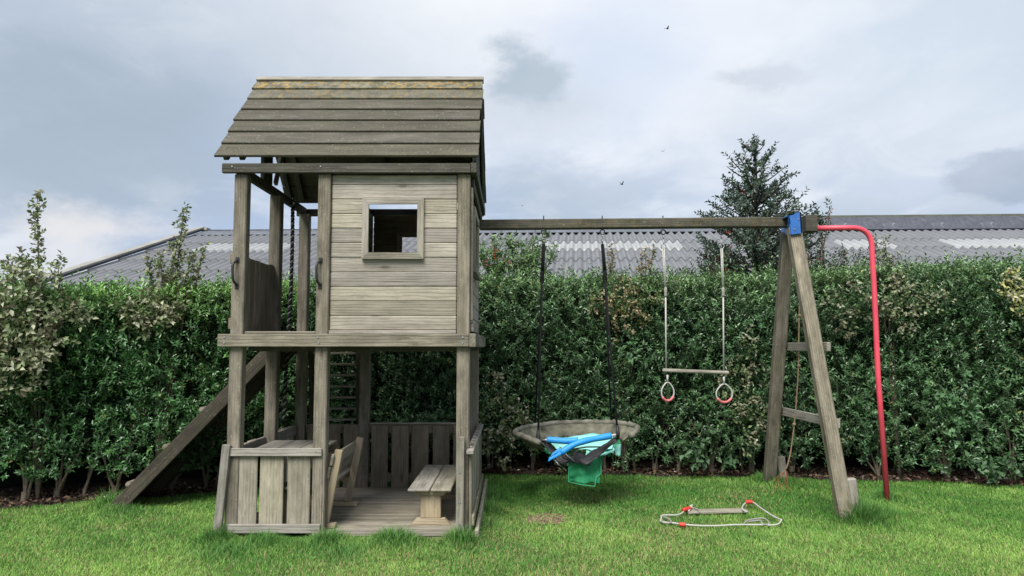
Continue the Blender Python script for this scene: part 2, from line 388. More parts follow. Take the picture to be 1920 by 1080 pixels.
def shoots(base, dirs, length, npair, leafL, leafW, up=.5, spread=.8):
    """leaf positions on twigs: base (M,3), dirs (M,3) -> arrays for leaves()"""
    M = len(base); dirs = norm(dirs); a = norm(np.cross(dirs, rng.normal(size=(M, 3)))); b = np.cross(dirs, a)
    Pp = []; D = []; Nn = []; idx = []
    for k in range(npair):
        s = (k + .6) / npair; g = k * math.pi / 2 + rng.normal(0, .25, M)
        rad = a * np.cos(g)[:, None] + b * np.sin(g)[:, None]
        for sg in (1, -1):
            dd = norm(dirs * (.35 + .6 * s) + rad * sg * spread + rng.normal(0, .14, (M, 3)))
            Pp.append(base + dirs * length[:, None] * s); D.append(dd)
            Nn.append(norm(dirs * 1.0 + np.array([0, 0, up]) + rng.normal(0, .25, (M, 3)))); idx.append(np.arange(M))
    p = np.concatenate(Pp); n = len(p)
    return p, np.concatenate(D), np.concatenate(Nn), leafL * rng.uniform(.7, 1.2, n), leafW * rng.uniform(.75, 1.15, n), np.concatenate(idx)
def vnoise(x, y, seed=0, sc=1.0):
    r = np.random.default_rng(seed); o = 0
    for k in range(5):
        fx, fy, ph = r.normal(0, 1.5, 1)[0] * sc * (1 + k * .5), r.normal(0, 1.5, 1)[0] * sc * (1 + k * .5), r.uniform(0, 6.28)
        o = o + np.sin(x * fx + y * fy + ph) / (1 + k * .4)
    return o / 2.6

# ------------------------------------------------------------------ ground
HB = [(-12, 5.2), (-7.5, 6.3), (-4.6, 7.22), (-3.06, 7.75), (-1.7, 8.75), (-.35, 9.0), (2.35, 8.72), (4.84, 8.3), (8, 7.8), (13, 7.0)]
HX = np.array([h[0] for h in HB]); HY = np.array([h[1] for h in HB])
def hedge_y(x): return np.interp(x, HX, HY)
def ground_z(x, y): return .018 * vnoise(x, y, 5, .7)
def make_ground():
    m, N, L, B = new_mat('turf_soil'); q = NB(m.node_tree); ge = N.new('ShaderNodeNewGeometry'); p = ge.outputs['Position']
    n1 = q.noise(p, 1.1, 5, .6); n2 = q.noise(p, 40, 4, .7)
    c = q.mix(q.r(n1, .35, .65), (.07, .12, .025), (.12, .15, .045)); c = q.mix(q.r(n2, .4, .7, 0, .6), c, (.035, .045, .015))
    sub = q.vm('SUBTRACT', p, tuple(G(1022, 977))); sub = q.vm('MULTIPLY', sub, (1, .8, 0))
    ln = N.new('ShaderNodeVectorMath'); ln.operation = 'LENGTH'; L.new(sub, ln.inputs[0])
    bare = q.r(q.m('ADD', ln.outputs['Value'], q.m('MULTIPLY', n2, .1)), .14, .24, 1, 0)
    c = q.mix(bare, c, (.20, .15, .10))
    L.new(c, B.inputs['Base Color']); B.inputs['Roughness'].default_value = .95; q.bump(n2, .8, .02, B)
    xs = np.concatenate([[-400, -120, -40, -18], np.linspace(-10, 10, 90), [18, 40, 120, 400]])
    ys = np.concatenate([[-200, -60, -15, -3], np.linspace(1, 10, 60), [14, 25, 60, 160, 600]])
    X, Y = np.meshgrid(xs, ys); Z = ground_z(X, Y) * ((abs(X) < 11) & (Y < 11) & (Y > 0)); V = np.stack([X, Y, Z], -1).reshape(-1, 3)
    nx = len(xs); fs = [(j * nx + i, j * nx + i + 1, (j + 1) * nx + i + 1, (j + 1) * nx + i) for j in range(len(ys) - 1) for i in range(nx - 1)]
    o = mobj('lawn', V, fs, m, None, None, True); tag(o, 'green garden lawn running from the foreground to the hedge', None, None, 'structure')
    # soil strip under the hedge
    m2 = plain('dark_soil', (.045, .032, .022), .95, var=.5, scale=18, bump=1)
    V = []; n = 120; xs = np.linspace(-12, 13, n)
    for off, dz in ((-.15, .006), (0, .03), (.5, .05), (1.6, .03)):
        yy = hedge_y(xs) + off + (.08 * vnoise(xs, 0, 3, 2.4) if off < 0 else 0)
        V += [(x, y, float(ground_z(x, y)) + dz) for x, y in zip(xs, yy)]
    fs = [(j * n + i, j * n + i + 1, (j + 1) * n + i + 1, (j + 1) * n + i) for j in range(3) for i in range(n - 1)]
    tag(mobj('soil_bed', V, fs, m2, None, None, True), 'dark bare soil strip under the hedge', None, None, 'structure')
make_ground()
def build_grass(n):
    Y = 4.5 + 4.7 * rng.random(n) ** 1.15; X = (rng.random(n) * 2 - 1) * (Y * .74)
    tx_ = [(-2.28, 5.84, .10), (-2.05, 5.82, .12), (-1.75, 5.80, .12), (-1.45, 5.80, .12), (-1.1, 5.79, .15), (-.75, 5.79, .15), (-.42, 5.80, .09), (-.22, 6.0, .10), (-.2, 6.5, .14), (-.2, 7.1, .14), (-.2, 7.6, .12), (2.95, 6.45, .14), (3.1, 6.5, .18), (2.85, 8.25, .16), (-3.7, 7.0, .16), (3.65, 7.42, .10), (-2.42, 6.2, .12), (-2.4, 6.9, .14), (3.35, 6.6, .15)]
    for a_, b_, r_ in tx_:
        X = np.r_[X, rng.normal(a_, r_, 1500)]; Y = np.r_[Y, rng.normal(b_, r_ * .45, 1500)]
    n = len(X)
    deck = (X > -2.3) & (X < -.30) & (Y > 5.93) & (Y < 7.85)
    bare = np.hypot(X - G(1022, 977).x, (Y - G(1022, 977).y) * .8) < .17 + .06 * vnoise(X, Y, 9, 9)
    edge = hedge_y(X) - .13 + .08 * vnoise(X, 0, 3, 2.4)
    keep = ~deck & (Y < edge) & (~bare | (rng.random(n) < .2)); X = X[keep]; Y = Y[keep]; n = len(X)
    h = rng.uniform(.018, .045, n) * (1 + .25 * vnoise(X, Y, 12, 2))
    lush = np.zeros(n)
    tufts = [(-2.28, 5.85, .22, .13), (-1.9, 5.75, .22, .09), (-1.4, 5.75, .25, .10), (-.9, 5.75, .3, .10), (-.38, 5.75, .22, .12), (-.2, 6.2, .16, .13), (-.2, 6.8, .17, .14), (-.2, 7.4, .2, .13),
             (2.95, 6.45, .22, .14), (3.05, 6.55, .34, .16), (2.85, 8.25, .3, .12), (-3.75, 7.0, .28, .14), (-3.5, 6.8, .3, .07), (3.65, 7.4, .25, .08), (.45, 8.2, .4, .04), (-2.1, 5.55, .3, .06), (-1.2, 5.5, .3, .05), (3.3, 6.7, .25, .08)]
    for tx, ty, tr, th in tufts:
        g = np.exp(-((X - tx) ** 2 + (Y - ty) ** 2) / (tr * .6) ** 2); h += 1.6 * th * g * rng.random(n) ** 2.2; lush = np.maximum(lush, g)
    a = rng.uniform(0, 2 * np.pi, n); lean = rng.uniform(.15, .9, n)
    d = np.stack([np.cos(a) * lean, np.sin(a) * lean, np.ones(n)], 1); d = norm(d)
    s = np.stack([-np.sin(a), np.cos(a), np.zeros(n)], 1); face = rng.random(n) < .6
    s[face] = np.array([1, 0, 0]) + rng.normal(0, .3, (face.sum(), 3)) * np.array([1, 1, 0]); s = norm(s)
    w = rng.uniform(.0012, .0024, n) * (.45 + Y / 8)
    base = np.stack([X, Y, ground_z(X, Y)], 1)
    H = h[:, None]; Wd = w[:, None]; out = np.stack([np.cos(a), np.sin(a), np.zeros(n)], 1)
    m1 = base + d * H * .6; tip = base + d * H + out * H * lean[:, None] * .5 - np.array([0, 0, 1]) * H * lean[:, None] * .15
    V = np.stack([base - s * Wd, base + s * Wd, m1 - s * Wd * .8, m1 + s * Wd * .8, tip], 1).reshape(-1, 3)
    i = np.arange(n)[:, None] * 5
    Fq = np.concatenate([i + np.array([[0, 1, 3]]), i + np.array([[0, 3, 2]]), i + np.array([[2, 3, 4]])], 0)
    t = np.clip(.5 + .45 * vnoise(X, Y, 21, 1.1) + rng.normal(0, .22, n) + .25 * vnoise(X, Y, 22, 4) + .10 * (np.abs(X - .5) > 2.6) + (5.9 - Y) * .16 - .12, 0, 1)[:, None]
    lush = lush[:, None]
    A = np.array([.088, .245, .042]); Bc = np.array([.31, .50, .115])
    col = A * (1 - t) + Bc * t
    dry = (rng.random(n) < np.clip(.09 + .30 * np.clip(vnoise(X, Y, 31, 1.8), 0, 1) + .05 * (5.8 - Y), 0.03, .5))[:, None]
    col = np.where(dry, np.array([.46, .40, .19]) * rng.uniform(.6, 1.1, (n, 1)), col) * rng.uniform(.55, 1.4, (n, 1))
    col = col * (1 - lush) + np.array([.09, .22, .05]) * rng.uniform(.6, 1.6, (n, 1)) * lush
    o = np_mesh('grass', V, Fq, np.repeat(col, 5, 0), M_GRASS); tag(o, 'short green lawn grass with longer tufts around the posts', None, None, 'stuff')
build_grass(390000)

# ------------------------------------------------------------------ hedge
def htop(x): return np.interp(x, [-12, -4.6, -3.4, -2.4, -.4, 1, 2.5, 4.5, 6, 13], [2.02, 2.03, 2.06, 2.17, 2.27, 2.26, 2.27, 2.36, 2.39, 2.39])
def hface(x, z): return hedge_y(x) - .22 + .06 * vnoise(x, z, 41, 1.8) + .035 * vnoise(x, z, 42, 5) + .10 * np.clip((z - 1.9) / .5, 0, 1) ** 2
hedge = thing('hedge', (0, 8.9, 0), 'long dark green clipped hedge behind the play tower and swings', 'hedge')
def build_hedge(M):
    X = rng.uniform(-6.6, 7.2, M); dep = rng.random(M) ** 1.6 * .42
    z0 = .13 + .12 * vnoise(X, 0, 51, 2.2) + .06 * vnoise(X, 0, 52, 7) + .14 * (X < -2.4)
    zt = htop(X) + .035 * vnoise(X, 0, 53, 4)
    Z = z0 + (zt - z0) * rng.random(M) ** .92
    low = Z < z0 + .25
    top = rng.random(M) < .20
    dep = np.where(top, rng.uniform(.05, .95, M), dep); Z = np.where(top, zt - .05 + rng.normal(0, .03, M), Z)
    Yy = hface(X, Z) + dep + .12 * low * rng.random(M)
    base = np.stack([X, Yy, Z], 1)
    d = np.stack([rng.normal(0, .45, M), np.where(top, rng.normal(0, .3, M), -.75 + .5 * rng.random(M)), rng.uniform(.15, 1.1, M)], 1)
    ln = rng.uniform(.07, .16, M); tall = top & (rng.random(M) < .35); ln[tall] *= rng.uniform(1.2, 2.0, tall.sum()); d[tall, 2] += 1.2
    p, D, Nn, Ll, Lw, ix = shoots(base, d, ln, 5, .051, .0215, .5)
    k = rng.random(len(p)) < .92; p, D, Nn, Ll, Lw, ix = p[k], D[k], Nn[k], Ll[k], Lw[k], ix[k]
    up = np.clip((Z - (zt - .45)) / .45, 0, 1) * (.55 + .6 * np.clip(vnoise(X, Z, 61, 1.2), 0, 1)); up = np.where(X < -2.2, up * 1.5, up * .9)
    new_lit = np.clip(up + (rng.random(M) < .04) * .5, 0, 1)[ix][:, None]  # lighter top: new shoots, plus light on the top put into the leaf colour
    r = rng.uniform(.6, 1.4, M)[ix][:, None] * rng.uniform(.75, 1.25, (len(p), 1))
    left = (X[ix] < -2)[:, None]
    A = np.where(left, np.array([.070, .175, .056]), np.array([.082, .170, .068])); Bn = np.where(left, np.array([.17, .33, .08]), np.array([.17, .28, .10]))
    pat = np.clip(vnoise(X, Z, 63, .9), -1, 1)[ix][:, None]
    col = (A * (1 - new_lit) + Bn * new_lit) * r * (1 + .18 * pat)
    yel = rng.random(len(p)) < .012; col[yel] = np.array([.28, .26, .08])
    leaves('foliage', p, D, Nn, Ll, Lw, col, M_LEAF, hedge, 'stuff')
    # solid dark core standing in for the shade between the leaves
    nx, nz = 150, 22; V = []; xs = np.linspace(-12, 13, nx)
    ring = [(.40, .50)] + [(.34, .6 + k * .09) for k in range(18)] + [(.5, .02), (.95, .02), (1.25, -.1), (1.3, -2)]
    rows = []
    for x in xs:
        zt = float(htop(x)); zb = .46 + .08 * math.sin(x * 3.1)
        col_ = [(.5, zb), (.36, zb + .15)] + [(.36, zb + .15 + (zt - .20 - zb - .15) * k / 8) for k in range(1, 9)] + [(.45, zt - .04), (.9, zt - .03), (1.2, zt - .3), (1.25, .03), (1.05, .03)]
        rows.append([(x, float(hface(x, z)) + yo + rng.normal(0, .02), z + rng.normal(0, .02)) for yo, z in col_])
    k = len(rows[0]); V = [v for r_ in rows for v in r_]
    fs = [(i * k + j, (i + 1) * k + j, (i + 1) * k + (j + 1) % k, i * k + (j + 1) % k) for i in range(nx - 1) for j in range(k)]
    mobj('shade_core', V, fs, M_CORE, hedge, Matrix.Identity(4))
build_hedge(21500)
def trunk_clump(x, lean=0, n=4, r=.022):
    y = float(hedge_y(x)) + .02; z = float(ground_z(x, y)); L_ = []
    for k in range(n):
        a = (k - (n - 1) / 2) * .28 + random.gauss(0, .08) + lean; b = random.gauss(.05, .12)
        h = random.uniform(.55, .8); p = [Vector((x + k * .006, y, z - .03))]
        for s in (.12, .3, .55, 1): p.append(Vector((x + math.tan(a) * h * s * (.4 + .6 * s) + random.gauss(0, .01), y + b * h * s + .05 * s, z + h * s)))
        L_.append((p, [r, r * .8, r * .6, r * .5, r * .35]))
    if n > 2: L_.append(([Vector((x, y, z - .05)), Vector((x, y, z + .12))], [r * 1.7, r * 1.2]))
    tubes('trunk', L_, M_BARK, hedge, 6)
for u, v, n in ((51, 943, 3), (104, 942, 4), (164, 936, 2), (222, 932, 3), (324, 927, 4), (389, 922, 2)): trunk_clump(G(u, v).x, 0, n)
for x in (-5.6, -6.4, -1.9, -1.2, -.3, .25, .7, 1.02, 1.42, 1.66, 1.9, 2.3, 2.75, 3.2, 3.65, 4.15, 4.85, 5.35, 5.95, 6.6): trunk_clump(x + random.gauss(0, .04), random.gauss(0, .1), random.choice((1, 2, 3, 4, 5)), random.uniform(.016, .03))
# leaf litter
def litter(n):
    X = rng.uniform(-6.5, 7, n); Y = hedge_y(X) - .18 + rng.random(n) ** 1.3 * .7
    p = np.stack([X, Y, ground_z(X, Y) + .04 + rng.random(n) * .02], 1); a = rng.uniform(0, 6.28, n)
    d = np.stack([np.cos(a), np.sin(a), rng.normal(0, .3, n)], 1); nn = np.stack([rng.normal(0, .4, n), rng.normal(0, .4, n), np.ones(n)], 1)
    col = np.array([.095, .055, .035]) * rng.uniform(.3, 1.7, (n, 1)) + rng.uniform(0, .03, (n, 3)); col[rng.random(n) < .03] = (.5, .45, .36)
    tag(leaves('leaf_litter', p, d, nn, rng.uniform(.03, .07, n), rng.uniform(.02, .04, n), col, M_LITTER), 'brown fallen leaves scattered on the soil under the hedge', None, None, 'stuff')
litter(6000)
def straw(n):
    c = G(1022, 977); a = rng.uniform(0, 6.28, n); r = rng.random(n) ** .6 * .24
    p = np.stack([c.x + r * np.cos(a), c.y + r * np.sin(a) * .9, np.full(n, .022)], 1); b = rng.uniform(0, 6.28, n)
    d = np.stack([np.cos(b), np.sin(b), rng.normal(0, .15, n)], 1); nn = np.tile([0., 0, 1], (n, 1))
    tag(leaves('wood_shavings', p, d, nn, rng.uniform(.01, .035, n), rng.uniform(.004, .012, n), np.array([.34, .25, .17]) * rng.uniform(.5, 1.4, (n, 1)), M_LITTER), 'pale brown shavings lying on a worn lawn patch', None, None, 'stuff')
straw(1400)

# other shrubs growing in and above the hedge
PALE = np.array([[.27, .29, .18], [.20, .19, .12], [.12, .17, .07], [.34, .35, .24], [.16, .20, .09]])
def shrub(name, label, cat, u, v, ru, rv, n, pal, L=.05, Wl=.032, out=.06, stems=(), group=None, mat=None, lens=.12, back=0.0):
    """a bush of larger leaves whose leaves fill an ellipse on the hedge face; stems are tall sprigs (u,v)"""
    d0 = 7.0
    for _ in range(6): d0 = float(hface(P(u, v, d0).x, P(u, v, d0).z)) + back
    c = P(u, v, d0); k = d0 / F; foot = Vector((c.x, float(hedge_y(c.x)) + back * .5, 0))
    t = thing(name, foot, label, cat, group)
    st = [([foot, Vector((c.x * .5 + foot.x * .5, foot.y + .1, c.z * .5)), Vector((c.x, d0 + .45, c.z))], [.016, .010, .004])]
    m = n // 4; th = rng.uniform(0, 6.28, m); rr = np.sqrt(rng.random(m))
    X = c.x + ru * k * rr * np.cos(th) * (1 + .3 * np.sin(th * 3)); Z = c.z + rv * k * rr * np.sin(th) * (1 + .25 * np.cos(th * 4)); Z = np.maximum(Z, .12)
    Y = hface(X, Z) + back - out * rng.uniform(.2, 1.4, m)
    B = np.stack([X, Y, Z], 1); D = np.stack([rng.normal(0, .6, m), -rng.uniform(.2, .9, m), rng.normal(.35, .5, m)], 1)
    for (su, sv) in stems:
        e = P(su, sv, d0 + .12); s0 = Vector((c.x + (e.x - c.x) * .5, d0 + .2, min(2.1, c.z)))
        pts = smooth_line([foot, s0, (s0 + e) / 2 + Vector((random.gauss(0, .03), 0, 0)), e], 5); st.append((pts, [.012 * (1 - i / len(pts)) + .0025 for i in range(len(pts))]))
        ns = int(max(6, (e.z - s0.z) / .036)); tt = np.linspace(.1, 1, ns)
        for q_ in range(2):
            b = np.array([np.array(s0.lerp(e, x)) for x in tt]); b[:, 0] += rng.normal(0, .008, ns); B = np.r_[B, b]
            dd = np.stack([rng.normal(0, .7, ns), rng.normal(0, .5, ns), rng.uniform(.5, 1.3, ns)], 1); D = np.r_[D, dd]
    ln = np.r_[rng.uniform(.5, 1.2, m) * lens, rng.uniform(.04, .09, len(B) - m)]
    p, Dd, Nn, Ll, Lw, ix = shoots(B, D, ln, 4, L, Wl, .6, .9); Dd = norm(Dd + rng.normal(0, .45, Dd.shape)); Nn = norm(Nn + rng.normal(0, .35, Nn.shape)); p = p + rng.normal(0, .012, p.shape)
    keep = (rng.random(len(ix)) < .62); p, Dd, Nn, Ll, Lw, ix = p[keep], Dd[keep], Nn[keep], Ll[keep], Lw[keep], ix[keep]
    Ll = np.where(ix < m, Ll, Ll * .85); Lw = np.where(ix < m, Lw, Lw * .85)
    col = pal[rng.integers(0, len(pal), len(B))][ix] * rng.uniform(.75, 1.6, (len(p), 1))
    leaves('foliage', p, Dd, Nn, Ll, Lw, col, mat or M_LEAF2, t); tubes('stem', st, M_BARK, t, 5)
    return t, c, d0
BE = 'beech bushes grown through the hedge'
shrub('beech_bush', 'pale brownish beech bush at the left picture edge with a tall sprig above the hedge', 'bush', 60, 620, 85, 100, 1700, PALE, L=.062, Wl=.04, stems=((70, 368), (40, 480), (112, 490), (12, 490)), out=.14, group=BE)
shrub('beech_bush', 'pale leafed beech sprigs in the hedge rising in front of the barn roof verge', 'bush', 290, 590, 48, 36, 420, PALE, L=.06, Wl=.038, stems=((345, 398), (300, 480), (275, 485), (325, 460), (380, 470), (360, 480)), group=BE)
shrub('beech_bush', 'drooping grey green leaves at hedge foot right beside the tower', 'bush', 935, 800, 48, 80, 600, PALE, group=BE)
shrub('beech_bush', 'bronze tinted leaf cluster in the hedge left of the trapeze rope', 'bush', 1170, 580, 62, 45, 420, PALE * np.array([1.0, .82, .72]), L=.045, stems=((1145, 470), (1210, 475), (1225, 470)), group=BE)
shrub('beech_bush', 'pale grey leaf cluster in the hedge between the trapeze rings and the frame', 'bush', 1400, 735, 42, 95, 420, PALE, group=BE)
shrub('beech_bush', 'pale grey leaf cluster high in the hedge left of the red pole', 'bush', 1690, 570, 60, 45, 420, PALE, L=.045, stems=((1640, 450), (1660, 455), (1675, 480)), group=BE)
shrub('beech_bush', 'yellowish leaf cluster in the hedge at the right picture edge', 'bush', 1905, 560, 30, 45, 260, np.array([[.42, .40, .16], [.30, .32, .12], [.4, .38, .25]]), L=.055, group=BE)
shrub('beech_bush', 'small pale leaf cluster in the hedge behind the swing leg tops', 'bush', 1590, 580, 40, 50, 200, PALE * .8, L=.05, group=BE)
BR = np.array([[.10, .20, .09], [.13, .24, .11], [.08, .17, .07]])
shrub('bramble', 'light green bramble shoot low in the hedge right of the red pole', 'bramble', 1795, 775, 30, 65, 90, BR, L=.075, Wl=.05)
shrub('bramble', 'light green bramble leaves in the hedge above right of the round swing', 'bramble', 1180, 655, 30, 30, 60, BR, L=.07, Wl=.04, stems=((1150, 700),))
shrub('bramble', 'broad green bramble leaves at the hedge foot behind the ramp', 'bramble', 385, 850, 28, 45, 90, BR * .55, L=.08, Wl=.055)
shrub('bramble', 'broad green bramble leaves at the hedge foot left of the swing leg', 'bramble', 1330, 850, 55, 30, 120, BR * .6, L=.08, Wl=.05)
shrub('bramble', 'broad green bramble leaves at the hedge foot right of the red pole', 'bramble', 1860, 870, 60, 25, 120, BR * .65, L=.075, Wl=.05)
def berries(parent, B, n=1):
    V = []; Fc = []; r0 = .011
    for b in B:
        for _ in range(random.randint(2, 6)):
            c = Vector(b) + Vector([random.gauss(0, .018) for _ in range(3)]); r = r0 * random.uniform(.7, 1.1); o = len(V)
            V += [c + Vector(q) * r for q in ((1, 0, 0), (-1, 0, 0), (0, 1, 0), (0, -1, 0), (0, 0, 1), (0, 0, -1))]
            Fc += [tuple(i + o for i in f) for f in ((0, 2, 4), (2, 1, 4), (1, 3, 4), (3, 0, 4), (2, 0, 5), (1, 2, 5), (3, 1, 5), (0, 3, 5))]
    o = mobj('berries', V, Fc, M_BERRY, parent, Matrix.Identity(4), True); o['kind'] = 'stuff'
t, c, d0 = shrub('berry_shrub', 'leafy shrub with narrow leaves and red berries behind hedge beside tower', 'shrub', 955, 492, 66, 40, 800, np.array([[.11, .19, .075], [.16, .24, .10], [.09, .16, .06]]), L=.10, Wl=.026,
                 stems=((925, 450), (1025, 440), (1000, 455), (1040, 470), (905, 465), (985, 475)), back=.5)
berries(t, [P(u, v, d0 - .1) for u, v in ((928, 476), (932, 484), (952, 492), (955, 500), (925, 470), (918, 498), (908, 492), (945, 486), (950, 488), (930, 470))])
# holly tree
def holly():
    c = P(1413, 258, 10.0); x0, y0 = c.x, 10.0; t = thing('holly_tree', (x0, y0, 0), 'conical holly tree with red berries rising behind the hedge', 'tree')
    H = c.z; trunk = [(x0 + .02 * math.sin(z * 2), y0, z) for z in np.linspace(0, H - .05, 12)]
    st = [(trunk, [.07 * (1 - i / 12) + .006 for i in range(12)])]
    B = []; D = []
    prof = lambda z: np.interp(H - z, [0, .12, .35, .6, .85, 1.05, 1.3, 2.2, 3], [.05, .17, .38, .46, .52, .72, .85, 1.0, .8])
    for i in range(300):
        z = H - 2.9 * random.random() ** .8 - .05; a = random.uniform(0, 6.283); R = float(prof(z)) * random.uniform(.75, 1.12)
        s = Vector((x0, y0, z - R * .55)); e = Vector((x0 + math.cos(a) * R, y0 + math.sin(a) * R, z + random.gauss(0, .03)))
        mid = s.lerp(e, .5) + Vector((0, 0, -.04)); pts = smooth_line([s, mid, e], 4); st.append((pts, [.012 * (1 - k / len(pts)) + .003 for k in range(len(pts))]))
        nb = max(2, int(R / .075))
        for k in range(nb):
            f = .25 + .75 * (k + random.random() * .5) / nb; f = min(f, 1); q_ = s.lerp(e, f); B.append(q_); dd = (e - s).normalized(); D.append((dd.x + random.gauss(0, .45), dd.y + random.gauss(0, .45), dd.z + .25 + random.gauss(0, .3)))
    for k in range(10): B.append((x0, y0, H - .05 * k - .08)); D.append((random.gauss(0, .4), random.gauss(0, .4), 1))
    B = np.array([tuple(b) for b in B]); D = np.array(D)
    p, Dd, Nn, Ll, Lw, ix = shoots(B, D, rng.uniform(.08, .15, len(B)), 4, .062, .032, .3, .75)
    col = np.array([.050, .085, .052]) * rng.uniform(.6, 1.7, (len(p), 1)); red = rng.random(len(p)) < .01; col[red] = (.14, .05, .04)
    leaves('crown', p, Dd, Nn, Ll, Lw, col, M_LEAF, t); tubes('trunk', st, M_BARKD, t, 5)
    fr = [B[i] + np.array([0, -.05, 0]) for i in rng.integers(0, len(B), 60) if B[i][1] < y0 + .1]; berries(t, fr)
    # outlying shoots right of the swing frame
holly()
def side_holly(u, v, label, w=.5, stems=6):
    c = P(u, v, 9.7); t = thing('holly_bush', (c.x, 9.7, 0), label, 'bush', 'young holly bushes behind the hedge'); B = []; D = []; st = []
    for k in range(stems * 4):
        e = Vector((c.x + random.uniform(-w, w), 9.7 + random.uniform(-.3, .3), 0)); e.z = 2.2 + (c.z - 2.2) * random.uniform(.1, 1) * (1 - .6 * abs(e.x - c.x) / w)
        s = Vector((c.x + (e.x - c.x) * .4, 9.7, e.z - .5)); st.append(([Vector((c.x, 9.7, 0)), s, e], [.015, .01, .003]))
        for f in (.45, .65, .85, 1): B.append(tuple(s.lerp(e, f))); D.append((random.gauss(0, .5), random.gauss(0, .5), 1))
    B = np.array(B); D = np.array(D); p, Dd, Nn, Ll, Lw, ix = shoots(B, D, rng.uniform(.08, .14, len(B)), 4, .05, .025, .3, .75)
    leaves('foliage', p, Dd, Nn, Ll, Lw, np.array([.050, .085, .052]) * rng.uniform(.6, 1.7, (len(p), 1)), M_LEAF, t); tubes('stem', st, M_BARK, t, 5)
    berries(t, [B[i] for i in rng.integers(0, len(B), 14)])
side_holly(1540, 375, 'thin young holly shoots right of the blue swing bracket', .28, 5)
side_holly(1590, 455, 'bushy holly growth behind the bend of the red pole', .38, 7)
side_holly(1345, 440, 'low holly growth left of the conical holly tree', .35, 7)

